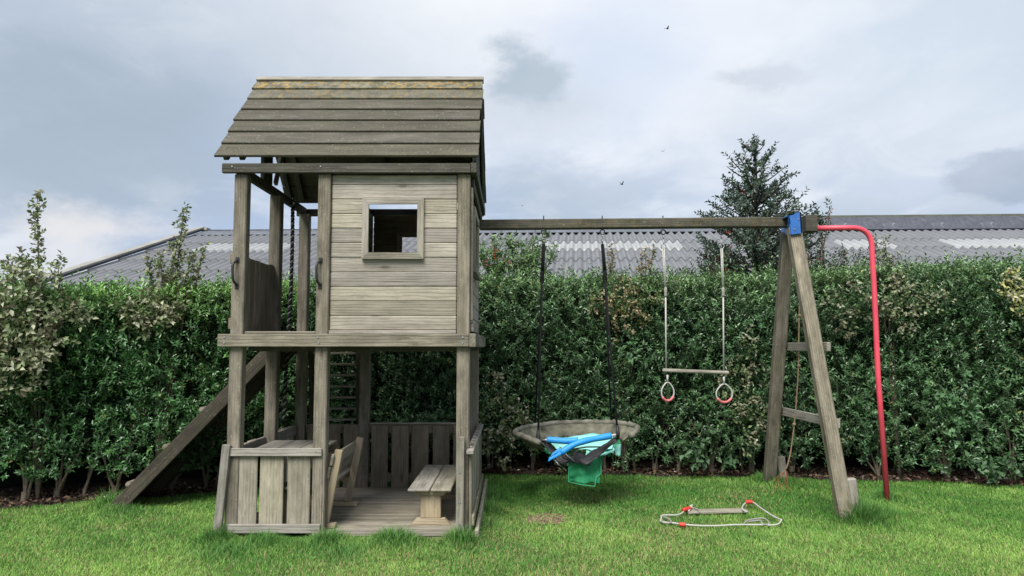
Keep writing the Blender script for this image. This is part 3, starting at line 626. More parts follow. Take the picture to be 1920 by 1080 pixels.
# ------------------------------------------------------------------ barn
def barn():
    A = P(362, 443.5, 18.2); Bq = P(1740, 434, 16.6)
    rd3 = (Bq - A).normalized(); hx = Vector((Bq.x - A.x, Bq.y - A.y, 0)).normalized(); dn = Vector((hx.y, -hx.x, 0))
    if dn.y > 0: dn = -dn
    S = math.radians(18.3); down = dn * math.cos(S) + Vector((0, 0, -math.sin(S))); rd = rd3
    nrm = rd.cross(down); nrm = nrm if nrm.z > 0 else -nrm
    t = thing('barn', (A.x + rd.x * 10, A.y + rd.y * 10 + 3, 0), 'long low barn with grey corrugated roof behind the hedge', 'barn')
    SW, SLn, pitch, NC, NR = 1.062, 1.0, .177, 22, 6
    def sheet_mesh(mat):
        V = []; Fc = []; nseg = 48; th = .016
        for side in (0, 1):
            for row in (0, 1):
                for i in range(nseg + 1):
                    x = SW * i / nseg; zz = .038 * math.cos(2 * math.pi * x / pitch); V.append((x, row * (SLn + .07), zz + (0 if side == 0 else -th)))
        n = nseg + 1
        for i in range(nseg):
            Fc.append((i, i + 1, n + i + 1, n + i)); Fc.append((2 * n + i + 1, 2 * n + i, 3 * n + i, 3 * n + i + 1))
            Fc.append((n + i, n + i + 1, 3 * n + i + 1, 3 * n + i))
        me = bpy.data.meshes.new('roof_sheet'); me.from_pydata(V, [], Fc); me.materials.append(mat); me.shade_smooth()
        for p_ in me.polygons[:]:
            if (p_.index % 3) == 2: p_.use_smooth = False
        return me
    mg = sheet_mesh(M_SHEET); mw = sheet_mesh(M_SHEETW)
    for c in range(NC):
        for r in range(NR):
            L0 = .6 if r == 0 else 0
            o0 = A + rd * (c * SW) + down * (r * SLn - L0)
            dd = (down * (SLn + L0) + nrm * .018).normalized(); nn = rd.cross(dd); nn = nn if nn.z > 0 else -nn
            k = (SLn + L0 + .0) / SLn
            M = Matrix(((rd.x, dd.x * k, nn.x, o0.x), (rd.y, dd.y * k, nn.y, o0.y), (rd.z, dd.z * k, nn.z, o0.z), (0, 0, 0, 1)))
            oc = o0 + rd * SW * .5 + down * .5; px = 960 + F * oc.x / oc.y
            lightp = r == 1 and (385 < px < 585 or 985 < px < 1300 or 1540 < px < 1680 or px > 1745)
            ob = link(bpy.data.objects.new('roof_sheet', mw if lightp else mg), M, t)
            if lightp: ob['label'] = 'pale translucent roof sheet'
    R0 = A - down * .6; LEN = NC * SW; R1 = R0 + rd * LEN; half = 6.6; back = dn * -math.cos(S) + Vector((0, 0, -math.sin(S)))
    E0 = R0 + down * half; B0 = R0 + back * half; X = rd * LEN
    mobj('far_roof_slope', [R0, R1, B0 + X, B0], [(0, 1, 2, 3)], M_SHEET, t, Matrix.Identity(4))
    i_ = .25; e0 = E0 - dn * i_ + rd * i_; b0 = B0 + dn * i_ + rd * i_; e1 = e0 + rd * (LEN - 2 * i_); b1 = b0 + rd * (LEN - 2 * i_); a0 = R0 + rd * i_ - Vector((0, 0, .08)); a1 = R1 - rd * i_ - Vector((0, 0, .08))
    g = lambda v: Vector((v.x, v.y, 0)); h = lambda v: v - Vector((0, 0, .06))
    mobj('wall', [g(e0), g(e1), h(e1), h(e0), g(b0), g(b1), h(b1), h(b0), a0, a1], [(0, 1, 2, 3), (5, 4, 7, 6), (4, 0, 3, 8, 7), (1, 5, 6, 9, 2)], M_BRICK, t, Matrix.Identity(4))
    v0 = R0 - rd * .05 + nrm * .06; v1 = v0 + down * (half + .1)
    beam('verge_board', v0 + nrm * .02, v1 + nrm * .02, .05, .06, M_CAP, t, nrm); beam('verge_cap', v0 - rd * .03 + nrm * .072, v1 - rd * .03 + nrm * .072, .20, .04, M_VERGE, t, nrm)
    beam('ridge_end_cap', R0 - rd * .22 + Vector((0, 0, .08)), R0 + rd * .10 + Vector((0, 0, .08)), .2, .07, M_VERGE, t)
    for k in range(NC):
        a = A + rd * (k * SW); b = A + rd * ((k + 1) * SW - .006); px = 960 + F * (a.x + .5) / a.y
        if px > 1535:
            up = (dn * .82 + Vector((0, 0, .57))).normalized(); hh = Vector((0, 0, .19)) - dn * .11
            beam('ridge_cap', a + hh + nrm * .03, b + hh + nrm * .03 + rd * .006, .42, .03, M_CAP, t, up)
            hb = Vector((0, 0, .385)) - dn * .26; beam('ridge_board', a + hb, b + hb, .14, .075, M_CAPW, t)
        else:
            m_ = down * -.30 + nrm * .038; beam('ridge_cap', a + m_, b + m_, .60, .02, M_FLANGE, t, nrm); m_ = down * -.6 + nrm * .045
            beam('ridge_roll', a + m_, b + m_, .10, .04, M_CAP, t)
barn()

# ------------------------------------------------------------------ play tower
tower = thing('play_tower', (-1.3, 6.8, 0), 'weathered wooden play tower with pitched roof, cabin and open porch', 'playhouse')
T = tower
XL, XR, YF, YB = -2.24, -.337, 5.895, 7.80
def vbeam(name, x0, x1, y0, y1, z0, z1, mat, parent=T, **k): return beam(name, ((x0 + x1) / 2, (y0 + y1) / 2, z0), ((x0 + x1) / 2, (y0 + y1) / 2, z1), x1 - x0, y1 - y0, mat, parent, up=(0, 1, 0), **k)
def xbeam(name, x0, x1, y0, y1, z0, z1, mat, parent=T, **k): return beam(name, (x0, (y0 + y1) / 2, (z0 + z1) / 2), (x1, (y0 + y1) / 2, (z0 + z1) / 2), y1 - y0, z1 - z0, mat, parent, **k)
def ybeam(name, x0, x1, y0, y1, z0, z1, mat, parent=T, **k): return beam(name, ((x0 + x1) / 2, y0, (z0 + z1) / 2), ((x0 + x1) / 2, y1, (z0 + z1) / 2), x1 - x0, z1 - z0, mat, parent, **k)
PW = .102
posts = [(XL, YF), (-1.565, YF), (-.442, YF), (-2.235, 6.74), (XL - .005, YB - PW), (-1.58, YB - PW), (-.445, YB - PW)]
for i, (x, y) in enumerate(posts):
    dx = random.gauss(0, .003); p = vbeam('post', x + dx, x + dx + PW, y, y + PW, .0, 2.895, W_POST, bev=.007)
    if i == 0:
        for zz in (2.24, 2.02): pass
# platform
xbeam('rim_beam', -2.325, -.34, 5.85, 5.893, 1.50, 1.60, W_RIM)
xbeam('rim_beam', -2.325, -.28, 7.803, 7.845, 1.50, 1.60, W_RIM)
ybeam('rim_beam', -.337, -.285, 5.84, 7.80, 1.497, 1.603, W_RIM); ybeam('rim_beam', -2.285, -2.243, 5.9, 7.80, 1.50, 1.60, W_RIM)
for y in (6.3, 6.85, 7.4): xbeam('joist', -2.24, -.34, y, y + .05, 1.46, 1.567, W_DARK)
k = 0; x = -2.24
while x < -.40:
    w_ = .118; ybeam('platform_board', x, x + w_ - .006, 6.0 if abs(x + 2.19) < .08 or x > -2.0 else 5.9, 7.69, 1.57, 1.598, W_DARK); x += w_
xbeam('sill_board', -2.13, -1.567, 5.90, 5.99, 1.601, 1.622, W_RIM); xbeam('sill_board', -1.46, -.445, 5.90, 5.96, 1.601, 1.63, W_SIDE)
for u in (421, 596, 866):
    for z in (1.575, 1.53): bolt((P(u, 633, 5.85).x + random.gauss(0, .003), 5.848, z), T, .010)
for u in (435, 601): bolt((P(u, 312, 5.85).x, 5.852, 2.945), T, .008)
# top plates
xbeam('top_beam', -2.335, -.335, 5.855, 5.893, 2.895, 2.972, W_DARK); xbeam('top_beam', -2.30, -.30, 7.803, 7.845, 2.89, 2.965, W_DARK)
ybeam('top_beam', -2.238, -2.19, 5.90, 7.80, 2.897, 2.972, W_DARK); ybeam('top_beam', -.333, -.285, 5.85, 7.80, 2.893, 2.975, W_DARK)
ybeam('top_beam', -1.56, -1.51, 5.9, 7.80, 2.897, 2.965, W_DARK)
# gable framing
vbeam('king_post', -2.225, -2.19, 6.44, 6.67, 2.973, 3.58, W_DARK)
beam('brace', (-2.16, 6.66, 2.98), (-2.16, 6.80, 3.26), .03, .05, W_GREY, T)
vbeam('king_post', -.36, -.348, 6.76, 6.83, 2.973, 3.85, W_DARK)
RX0, RX1 = -2.395, -.272; ZR = 3.985; ZE = 3.005; YE, YR, YBK = 5.86, 6.80, 7.75
for x in (-2.33, -2.2, -1.3, -.36):
    for s, ye in ((1, YE), (-1, YBK)): beam('rafter', (x, YR - s * .03, ZR - .07), (x, ye + s * .05, ZE + .035), .045, .07, W_DARK, T, up=(0, -s, 1))
roof = xbeam('ridge_beam', RX0 + .03, RX1 - .03, YR - .02, YR + .02, ZR - .13, ZR - .03, W_DARK)
def slope_boards(s, ye):
    base = Vector((0, ye, ZE)); top = Vector((0, YR, ZR)); dv = top - base; Ls = dv.length; dv.normalize(); nn = Vector((0, -s * dv.z, abs(dv.y))).normalized()
    n = 7; pit = Ls / n
    for i in range(n):
        jx = random.gauss(0, .004); a = base + dv * (i * pit) + nn * .030; b = base + dv * (i * pit + pit + .02 if i < n - 1 else i * pit + pit - .01) + nn * .010
        c0 = (a + b) / 2; sd = (b - a).normalized(); up = Vector((1, 0, 0)).cross(sd) * s * -1
        if up.z < 0: up = -up
        mat = W_ROOF1 if i == n - 1 else (W_ROOF2 if i == n - 2 else W_ROOF)
        o = beam('roof_board', (RX0 + jx, c0.y, c0.z), (RX1 + jx + .0, c0.y, c0.z), (b - a).length, .022, mat, T, up=up, bev=.003)
        if mat is W_ROOF1: o['label'] = 'top roof board spotted with orange lichen'
slope_boards(1, YE); slope_boards(-1, YBK)
for s in (1, -1): beam('ridge_cap', (RX0 - .004, YR - s * .025, ZR + .026), (RX1 + .004, YR - s * .025, ZR + .026), .062, .018, W_GREY, T, up=(0, -s * .72, .69))
for s, ye in ((1, YE), (-1, YBK)): beam('barge_board', (RX1 - .028, YR, ZR - .055), (RX1 - .028, ye + s * .02, ZE - .03), .022, .09, W_DARK, T, up=(0, -s, 1))
# right gable cladding
for i in range(13):
    y0 = 6.0 + i * .125; y1 = y0 + .118; f = lambda y: ZR - .10 - abs(y - YR) * (ZR - ZE) / (YR - YE)
    poly = [(y0, 2.978), (y1, 2.978), (y1, max(2.99, f(y1))), (y0, max(2.99, f(y0)))]
    if y0 < YR < y1: poly.insert(3, (YR, f(YR)))
    prism('gable_board', poly, -.345, -.325, W_DARK, T, 'x')
# cabin walls: 11 horizontal boards front and back, windows cut out
rows = [85, 137, 217, 298, 379, 459, 541, 622, 702, 783, 864, 950]
zs = [P(735, 300 + r / 2.96, 5.92).z for r in rows]; zs[0] = 2.893; zs[-1] = 1.632
WX0, WX1, WZ0, WZ1 = P(692, 400, 5.92).x, P(783, 400, 5.92).x, P(730, 474, 5.92).z, P(730, 383, 5.92).z
def clad(y0, y1, mat, gap=.0008):
    for i in range(11):
        a, b = zs[i + 1] + gap, zs[i] - gap
        yy0 = y0 + random.gauss(0, .0012)
        if b < WZ0 - .0 or a > WZ1 + .0: xbeam('wall_board', -1.462, -.445, yy0, y1, a, b, mat, bev=.007)
        else:
            xbeam('wall_board', -1.462, WX0 - .02, yy0, y1, a, b, mat, bev=.007); xbeam('wall_board', WX1 + .02, -.445, yy0, y1, a, b, mat, bev=.007)
            if a < WZ0 - .02: xbeam('wall_board', WX0 - .019, WX1 + .019, yy0, y1, a, WZ0 - .01, mat)
            if b > WZ1 + .02: xbeam('wall_board', WX0 - .019, WX1 + .019, yy0, y1, WZ1 + .01, b, mat)
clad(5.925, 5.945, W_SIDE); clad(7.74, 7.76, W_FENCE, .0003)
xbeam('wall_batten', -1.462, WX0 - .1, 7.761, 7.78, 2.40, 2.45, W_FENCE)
def wframe(y0, y1, mat):
    fr = .052; a0, a1, b0, b1 = WX0, WX1, WZ0, WZ1
    o = prism('window_frame', [(a0 - fr, b1 + fr), (a1 + fr, b1 + fr), (a1, b1), (a0, b1)], y0, y1, mat, T)
    for poly in ([(a0 - fr, b0 - fr), (a1 + fr, b0 - fr), (a1, b0), (a0, b0)],):
        s_ = prism('window_sill', poly, y0 - .006, y1, W_GREY, T)
    for sx in (0, 1):
        xo, xi = (a0 - fr, a0) if sx == 0 else (a1 + fr, a1)
        c = Vector(((xo + xi) / 2, (y0 + y1) / 2, (b0 + b1) / 2)); pl = [(xo, b1 + fr - .001), (xi, b1 - .001), (xi, b0 + .001), (xo, b0 - fr + .001)]
        R = Matrix.Rotation(math.pi / 2, 4, 'Y'); M = Matrix.Translation(c) @ R; Mi = M.inverted()
        V = [Mi @ Vector((p[0], y, p[1])) for y in (y0, y1) for p in pl]
        fs = [(0, 1, 2, 3), (7, 6, 5, 4)] + [(i, i + 4, (i + 1) % 4 + 4, (i + 1) % 4) for i in range(4)]
        o = mobj('window_frame', V, fs, mat, T, M); bm = bmesh.new(); bm.from_mesh(o.data); bmesh.ops.recalc_face_normals(bm, faces=bm.faces); bm.to_mesh(o.data); bm.free()
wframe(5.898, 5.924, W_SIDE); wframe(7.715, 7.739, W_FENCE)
# right side wall, seen edge on, with a window whose frame stands proud
for i in range(11):
    a, b = zs[i + 1] + .0025, zs[i] - .0025
    if a > 2.16 and b < 2.72:
        ybeam('wall_board', -.372, -.350, 6.0, 6.42, a, b, W_SIDE); ybeam('wall_board', -.372, -.350, 7.08, 7.69, a, b, W_SIDE)
    else: ybeam('wall_board', -.372, -.350, 6.0, 7.69, a, b, W_SIDE)
ybeam('window_frame', -.348, -.318, 6.36, 7.14, 2.66, 2.72, W_SIDE); ybeam('window_sill', -.348, -.305, 6.34, 7.16, 2.14, 2.2, W_GREY)
for y in (6.36, 7.09): vbeam('window_frame', -.348, -.318, y, y + .05, 2.201, 2.659, W_SIDE)
ybeam('trim_board', -.336, -.31, 5.96, 6.5, 1.62, 1.70, W_SIDE); ybeam('trim_board', -.336, -.312, 6.0, 7.70, 2.80, 2.88, W_DARK)
for y in (6.10, 6.22): pass
vbeam('corner_board', -.3365, -.315, 5.93, 5.99, 1.71, 2.79, W_POST)
# cabin left wall behind the doorway
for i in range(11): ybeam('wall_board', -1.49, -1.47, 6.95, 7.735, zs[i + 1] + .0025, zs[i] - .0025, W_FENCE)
# porch side panel: boards between front post and middle post, rail outside
for i in range(6):
    y0 = 6.0 + i * .123; vbeam('panel_board', -2.20, -2.178, y0 + .003, y0 + .120, 1.60, 2.235 + random.gauss(0, .004), W_FENCE)
ybeam('panel_rail', -2.275, -2.242, 5.93, 6.85, 2.17, 2.25, W_FENCE); ybeam('panel_rail', -2.275, -2.242, 5.93, 6.85, 1.64, 1.73, W_FENCE)
# grab handles
def handle(u, v0, v1, side):
    a = P(u, v0, 5.89); b = P(u, v1, 5.89); y = 5.893; sgn = side
    pts = smooth_line([(a.x, y, a.z), (a.x - .008 * sgn, y - .02, a.z - .015), (a.x - .02 * sgn, y - .045, a.z - .05), (b.x - .02 * sgn, y - .045, b.z + .05), (b.x - .008 * sgn, y - .02, b.z + .015), (b.x, y, b.z)], 4)
    h = tube('grab_handle', pts, .0105, M_BLACK, T, 8)
    for z in (a.z, b.z): beam('mounting_plate', (a.x, y - .004, z - .022), (a.x, y - .004, z + .022), .03, .008, M_BLACK, h, up=(0, 1, 0))
handle(445, 487, 536, 1); handle(601, 488, 536, 1)
# lower storey: deck
nd = 15; dw = (7.76 - 5.86) / nd
for i in range(nd): xbeam('deck_board', -2.22 if i else -1.55, -.34, 5.86 + i * dw, 5.86 + (i + 1) * dw - .006, .035, .062 + random.gauss(0, .001), W_DECK)
xbeam('deck_fascia', -1.55, -.44, 5.868, 5.89, -.02, .034, W_DECK)
# table box, front left
for a, b in ((441, 484), (489, 533), (541, 583)): vbeam('box_board', P(a, 800, 5.9).x, P(b, 800, 5.9).x, 5.905, 5.925, .07, .66, W_BOX)
xbeam('box_rail', -2.215, -1.49, 5.868, 5.893, .645, .706, W_GREY); xbeam('box_rail', -2.21, -1.49, 5.868, 5.893, .055, .125, W_GREY)
bolt((-1.535, 5.867, .68), T, .007)
for i in range(3): ybeam('table_board', -2.135 + i * .19, -2.135 + i * .19 + .184, 5.93, 6.74, .64, .662, W_GREY)
xbeam('table_support', -2.13, -1.57, 6.70, 6.73, .56, .639, W_FENCE)
# left low fence
for i in range(8):
    y0 = 5.94 + i * .228
    if not (6.70 < y0 + .09 < 6.86): vbeam('fence_board', -2.262, -2.243, y0, y0 + .18, .06, .70 + random.gauss(0, .006), W_BOX)
ybeam('fence_rail', -2.238, -2.215, 6.0, 6.735, .60, .695, W_GREY); ybeam('fence_rail', -2.238, -2.215, 6.845, 7.69, .60, .695, W_GREY)
beam('end_plank', (-2.29, 5.87, -.01), (-2.232, 5.87, .735), .062, .04, W_GREY, T, up=(0, 1, 0)); 
# right low fence
for i in range(9):
    y0 = 5.86 + i * .215; vbeam('fence_board', -.334, -.314, y0, y0 + .175, .05, .66 + random.gauss(0, .008), W_BOX)
ybeam('fence_rail', -.352, -.296, 5.78, 7.74, .672, .702, W_GREY)
ybeam('fence_rail', -.312, -.292, 5.84, 7.74, .12, .20, W_BOX)
for i in range(9): vbeam('rail_peg', -.338, -.312, 5.92 + i * .215, 5.96 + i * .215, .703, .716, W_GREY)
beam('kick_board', (-.27, 5.80, .02), (-.262, 7.7, .07), .03, .16, W_BOX, T)
beam('end_plank', (-.405, 5.85, -.01), (-.40, 5.85, .80), .058, .035, W_GREY, T, up=(0, 1, 0))
for z in (.13, .30, .53): bolt((-.404, 5.831, z), T, .011)
# back low fence
for a, b in ((577, 607), (615, 639), (645, 674), (697, 728), (735, 767), (772, 804), (812, 843), (850, 882)):
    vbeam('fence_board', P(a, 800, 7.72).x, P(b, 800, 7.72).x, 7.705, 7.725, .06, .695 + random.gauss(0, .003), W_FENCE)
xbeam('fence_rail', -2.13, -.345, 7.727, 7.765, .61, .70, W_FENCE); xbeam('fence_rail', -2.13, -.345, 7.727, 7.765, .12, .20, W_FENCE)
xbeam('fence_cap', -1.47, -.36, 7.70, 7.77, .702, .716, W_GREY)
# ladder at the back
for x in (-2.13, -1.63): beam('ladder_side', (x, 8.05, .0), (x, 7.87, 1.56), .04, .09, W_DARK, T, up=(0, 1, 0))
lad = T
for i in range(12):
    z = 1.42 - i * .117; y = 7.87 + (1.56 - z) * .115; xbeam('rung', -2.10, -1.65, y - .045, y + .045, z, z + .022, W_GREY)
# ramp
def ramp():
    y0, y1 = 6.93, 7.55
    top = Vector((-2.26, 0, 1.52)); bot = Vector((-3.74, 0, -.02)); d = (top - bot).normalized(); n = Vector((-d.z, 0, d.x))
    r = beam('ramp_side', bot + Vector((0, y0, 0)) - n * .05, top + Vector((0, y0, 0)) - n * .045, .045, .125, W_RAMP, T, up=n)
    beam('ramp_side', bot + Vector((0, y1, 0)) - n * .05, top + Vector((0, y1, 0)) - n * .045, .045, .125, W_RAMP, T, up=n)
    for i in range(4):
        ya = y0 + .025 + i * .144; beam('ramp_board', bot + Vector((0, ya + .07, 0)) + n * .0, top + Vector((0, ya + .07, 0)) + n * .0, .14, .025, W_RAMP, T, up=n)
    for (u, v) in ((374, 765), (305, 835), (237, 906)):
        c = P(u, v, y0); s = (c - (bot + Vector((0, y0, 0)))).dot(d); p = bot + d * s + n * .026
        R = []
        tube('cleat', [p + Vector((0, y0 + .0, 0)), p + Vector((0, y0 + .012, 0)), p + Vector((0, y1, 0))], [.026, .030, .030], W_POST, T, 10)
ramp()

# porch rope
rp = thing('climbing_rope', (-2.19, 7.25, 2.9), 'dark twisted climbing rope hanging in the tower porch', 'rope')
def twisted(name, a, b, r, mat, parent, turns=30):
    a = Vector(a); b = Vector(b); t = (b - a).normalized(); x = t.orthogonal().normalized(); y = t.cross(x)
    for k in range(2):
        pts = []; n = turns * 6
        for i in range(n + 1):
            s = i / n; g = 2 * math.pi * turns * s + k * math.pi; pts.append(a.lerp(b, s) + (x * math.cos(g) + y * math.sin(g)) * r * .55 + Vector((.012 * math.sin(s * 5), 0, 0)))
        tube(name, pts, r * .6, mat[k % len(mat)], parent, 6)
twisted('strand', (-2.175, 7.25, 2.92), (-2.20, 7.25, .78), .019, (M_ROPEK, plain('grey_black_rope', (.10, .10, .095), .9, var=.4, scale=90)), rp, 34)
tube('hook', smooth_line([(-2.175, 7.25, 2.97), (-2.19, 7.25, 2.93), (-2.175, 7.25, 2.90)], 4), .006, M_BLACK, rp, 6)

# ------------------------------------------------------------------ benches in the tower
def small_bench():
    t = thing('bench', (-.67, 6.67, .064), 'small backless wooden bench on the tower deck at right', 'bench')
    x0, x1, y0, y1, z = -.838, -.49, 6.05, 7.28, .36
    for a, b in ((x0, -.662), (-.655, x1)): ybeam('seat_board', a, b, y0, y1, z - .022, z, W_GREY, t, bev=.006)
    for ya in (6.12, 7.12):
        prism('cleat', [(-.80, z - .024), (-.515, z - .024), (-.56, z - .064), (-.755, z - .064)], ya, ya + .035, W_BENCH, t)
        cx = -.66
        vbeam('leg', cx - .082, cx + .082, ya + .005, ya + .055, .115, z - .065, W_BENCH, t)
        prism('foot', [(cx - .16, .064), (cx + .16, .064), (cx + .115, .113), (cx - .115, .113)], ya - .01, ya + .05, W_BENCH, t)
    ybeam('stretcher', -.675, -.645, 6.18, 7.11, .20, .26, W_BENCH, t)
small_bench()
def back_bench():
    t = thing('bench', (-1.62, 6.4, .064), 'small wooden bench with slanted backrest beside the table box', 'bench')
    for y in (6.02, 6.84):
        beam('back_support', (-1.49, y, .10), (-1.385, y, .675), .06, .045, W_BENCH, t, up=(0, 1, 0)); 
        beam('front_leg', (-1.80, y + .02, .10), (-1.80, y + .02, .355), .07, .045, W_BENCH, t, up=(0, 1, 0))
        beam('foot', (-1.86, y, .083), (-1.40, y, .083), .07, .036, W_BENCH, t); beam('seat_bearer', (-1.86, y + .045, .34), (-1.46, y + .045, .34), .035, .05, W_BENCH, t)
    for k, (xa, za) in enumerate(((-1.433, .60), (-1.458, .50))):
        u = Vector((.18, 0, .98)); beam('backrest_board', (xa, 5.97, za), (xa, 6.92, za), .022, .09, W_GREY, t, up=u)
    for a in (-1.87, -1.735, -1.60): ybeam('seat_board', a, a + .128, 5.97, 6.92, .366, .388, W_GREY, t)
    tube('bolt_rod', [(-1.50, 5.99, .36), (-1.50, 5.975, .36)], .012, M_STEEL, t, 8)
back_bench()

# ------------------------------------------------------------------ swing frame
sf = thing('swing_frame', (1.4, 7.3, 0), 'timber swing frame with long crossbeam, leaning legs and blue bracket', 'swing frame')
ZBM = 2.70
BL = P(903, 422, 7.45); BR_ = P(1500, 417, 7.32); TOPX = P(1482, 420, 7.3).x
beam('crossbeam', BL - Vector((.02, 0, 0)), Vector((TOPX + .02, 7.33, P(1482, 417, 7.33).z)), .10, .098, W_BEAM, sf, bev=.008)
lt = P(1489, 432, 7.22); lf = G(1592, 982); lf.y = 6.47
beam('leg', lt + (lf - lt).normalized() * -.03, Vector((lf.x, lf.y, -.02)), .125, .10, W_POST, sf, up=(0, 1, 0), bev=.012)
bt = P(1477, 436, 7.45); bf = G(1442, 908)
beam('leg', bt, Vector((bf.x, bf.y, -.02)), .12, .10, W_POST, sf, up=(0, 1, 0), bev=.012)
def on(a, b, z): return a.lerp(b, (a.z - z) / (a.z - b.z))
for z, e in ((1.50, .03), (.81, -.07)):
    a = on(bt, bf, z); b = on(lt, lf, z); d = (b - a).normalized(); off = Vector((.095, 0, 0))
    beam('cross_rail', a + off - d * .05, b + off + d * (.05 + e), .035, .085, W_GREY, sf)
for (u, v, h, nm) in ((1606, 978, .36, 0), (1470, 909, .30, 1)):
    g = G(u, v); beam('ground_stake', (g.x + .02, g.y + .05, -.02), (g.x + (-.02 if nm == 0 else -.015), g.y + .05, h), .085, .07, W_GREY, sf, up=(0, 1, 0), bev=.01)
# bracket
def bracket():
    y0 = 7.12; a = [P(1478, 403, y0), P(1501, 397, y0), P(1504, 437, y0), P(1483, 440, y0)]
    V = [p for p in a] + [p + Vector((0, .012, 0)) for p in a]
    b = mobj('bracket', V, [(3, 2, 1, 0), (4, 5, 6, 7)] + [(i, (i + 1) % 4, (i + 1) % 4 + 4, i + 4) for i in range(4)], M_BLUE, sf)
    s = [a[0] + Vector((-.002, 0, 0)), a[3] + Vector((-.002, 0, 0)), P(1464, 439, 7.62), P(1466, 424, 7.60), P(1478, 422, 7.4), P(1476, 404, 7.4)]
    V = s + [p + Vector((.012, 0, 0)) for p in s]; n = 6
    mobj('bracket_side', V, [tuple(range(n)), tuple(range(2 * n - 1, n - 1, -1))] + [(i, i + n, (i + 1) % n + n, (i + 1) % n) for i in range(n)], M_BLUE, sf)
    tp = [a[0], a[1], a[1] + Vector((0, .3, 0)), a[0] + Vector((0, .3, 0))]
    mobj('bracket_top', tp + [p - Vector((0, 0, .01)) for p in tp], [(0, 1, 2, 3), (7, 6, 5, 4)] + [(i, i + 4, (i + 1) % 4 + 4, (i + 1) % 4) for i in range(4)], M_BLUE, sf)
    rs = [a[1], a[1] + Vector((0, .3, 0)), a[2] + Vector((0, .3, 0)), a[2]]
    mobj('bracket_side', rs + [p - Vector((.01, 0, 0)) for p in rs], [(0, 1, 2, 3), (7, 6, 5, 4)] + [(i, i + 4, (i + 1) % 4 + 4, (i + 1) % 4) for i in range(4)], M_BLUE, sf)
    for u, v in ((1497, 411), (1489, 430)): p = P(u, v, y0); bolt((p.x, p.y - .004, p.z), sf, .009)
    for u, v, d in ((1479, 406, 7.25), (1480, 423, 7.25), (1467, 431, 7.55)): p = P(u, v, d); bolt((p.x - .02, p.y, p.z), sf, .009, 'x')
bracket()
bb = P(1512, 420, 7.33); be = P(1528, 420, 7.33); beam('beam_stub', bb - Vector((.03, 0, 0)), be, .13, .165, W_DARK, sf)
# eye bolts through the beam
def beam_pt(u, d=7.38): return P(u, 431, d)
def eyebolt(u):
    x = (u - 960) / F * 7.38; z = P(u, 432, 7.38).z; zt = P(u, 411, 7.38).z
    e = tube('eye_bolt', [(x, 7.38, zt - .02), (x, 7.38, zt + .035)], .006, M_BLACK, sf, 6); link_ring((x, 7.38, z - .018), .024, .006, M_BLACK, sf, 'eye_bolt'); return Vector((x, 7.38, z - .04))
E1, E2, E3, E4 = eyebolt(1020), eyebolt(1131), eyebolt(1246), eyebolt(1356)
# red pole
pole = thing('fireman_pole', (3.68, 7.4, 0), 'red bent steel pole from the swing frame down to the lawn', 'pole')
y = 7.36; pts = [P(1526, 428, y), P(1600, 427, y)] + [P(u, v, y) for u, v in ((1612, 429), (1622, 434), (1630, 443), (1634, 455), (1635, 470))] + [P(1640, 560, y), P(1646, 700, y)]
ft = G(1659, 938); pts += [Vector((ft.x, ft.y - .05, -.01))]
tube('shaft', [pts[0]] + smooth_line(pts[1:7], 3) + pts[7:], .026, M_RED, pole, 14)
tube('flange', [pts[0] - Vector((.01, 0, 0)), pts[0] + Vector((.012, 0, 0))], .04, M_STEEL, pole, 10)

# knotted rope
kr = thing('knotted_rope', (3.0, 7.6, 0), 'thin tan knotted rope hanging between the frame legs', 'rope')
d = 7.62; kp = [P(u, v, d) for u, v in ((1493, 440), (1497, 500), (1499, 560), (1498, 600), (1497, 685), (1494, 740), (1490, 790), (1482, 850), (1474, 880))]
ln = smooth_line(kp, 6); tube('cord', ln + [G(1468, 905) + Vector((0, -.1, .02))], .007, M_ROPEO, kr, 6)
for u, v in ((1499, 592), (1498, 686), (1489, 796)): 
    c = P(u, v, d); tube('knot', [c + Vector((0, 0, s * .02)) for s in (-1, -.5, 0, .5, 1)], [.006, .016, .02, .016, .006], M_ROPEO, kr, 8)
e0 = P(1473, 882, d)
tubes('frayed_end', [([e0, e0 + Vector((random.gauss(-.03, .04), random.gauss(0, .04), -.10)), e0 + Vector((random.gauss(-.06, .06), random.gauss(-.05, .05), -.19))], [.003, .0025, .002]) for _ in range(7)], plain('orange_fibre', (.32, .12, .06), .9), kr, 4)

# ------------------------------------------------------------------ nest swing
ns = thing('nest_swing', (.64, 7.38, .45), 'torn round nest swing with grey rim and blue foam, hanging on dark ropes', 'swing')
CX, CY, CZ, RR = P(1080, 806, 7.38).x, 7.38, P(1080, 806, 7.38).z, .60
def rimp(g, r=RR, dz=0): return Vector((CX + r * math.cos(g), CY + r * math.sin(g), CZ + .026 * math.cos(g) + .012 * math.sin(g) + dz))
g0, g1 = math.radians(-38), math.radians(180 + 52)
n = 74; pts = []; rs = []
for i in range(n + 1):
    g = g0 + (g1 - g0) * i / n; pts.append(rimp(g, RR + random.gauss(0, .002), random.gauss(0, .002) - (.03 * max(0, 1 - i / 5)) - (.04 * max(0, 1 - (n - i) / 6)))); rs.append(.027 + .004 * math.sin(i * 2.1) + random.gauss(0, .0015))
tube('rim', pts, rs, M_RIMF, ns, 10)
def grid(name, f, nu, nv, mat, parent, th=.003):
    V = [f(i / nu, j / nv) for j in range(nv + 1) for i in range(nu + 1)]; w = nu + 1
    fs = [(j * w + i, j * w + i + 1, (j + 1) * w + i + 1, (j + 1) * w + i) for j in range(nv) for i in range(nu)]
    o = mobj(name, V, fs, mat, parent, Matrix.Identity(4), True)
    if th: md = o.modifiers.new('thick', 'SOLIDIFY'); md.thickness = th
    return o
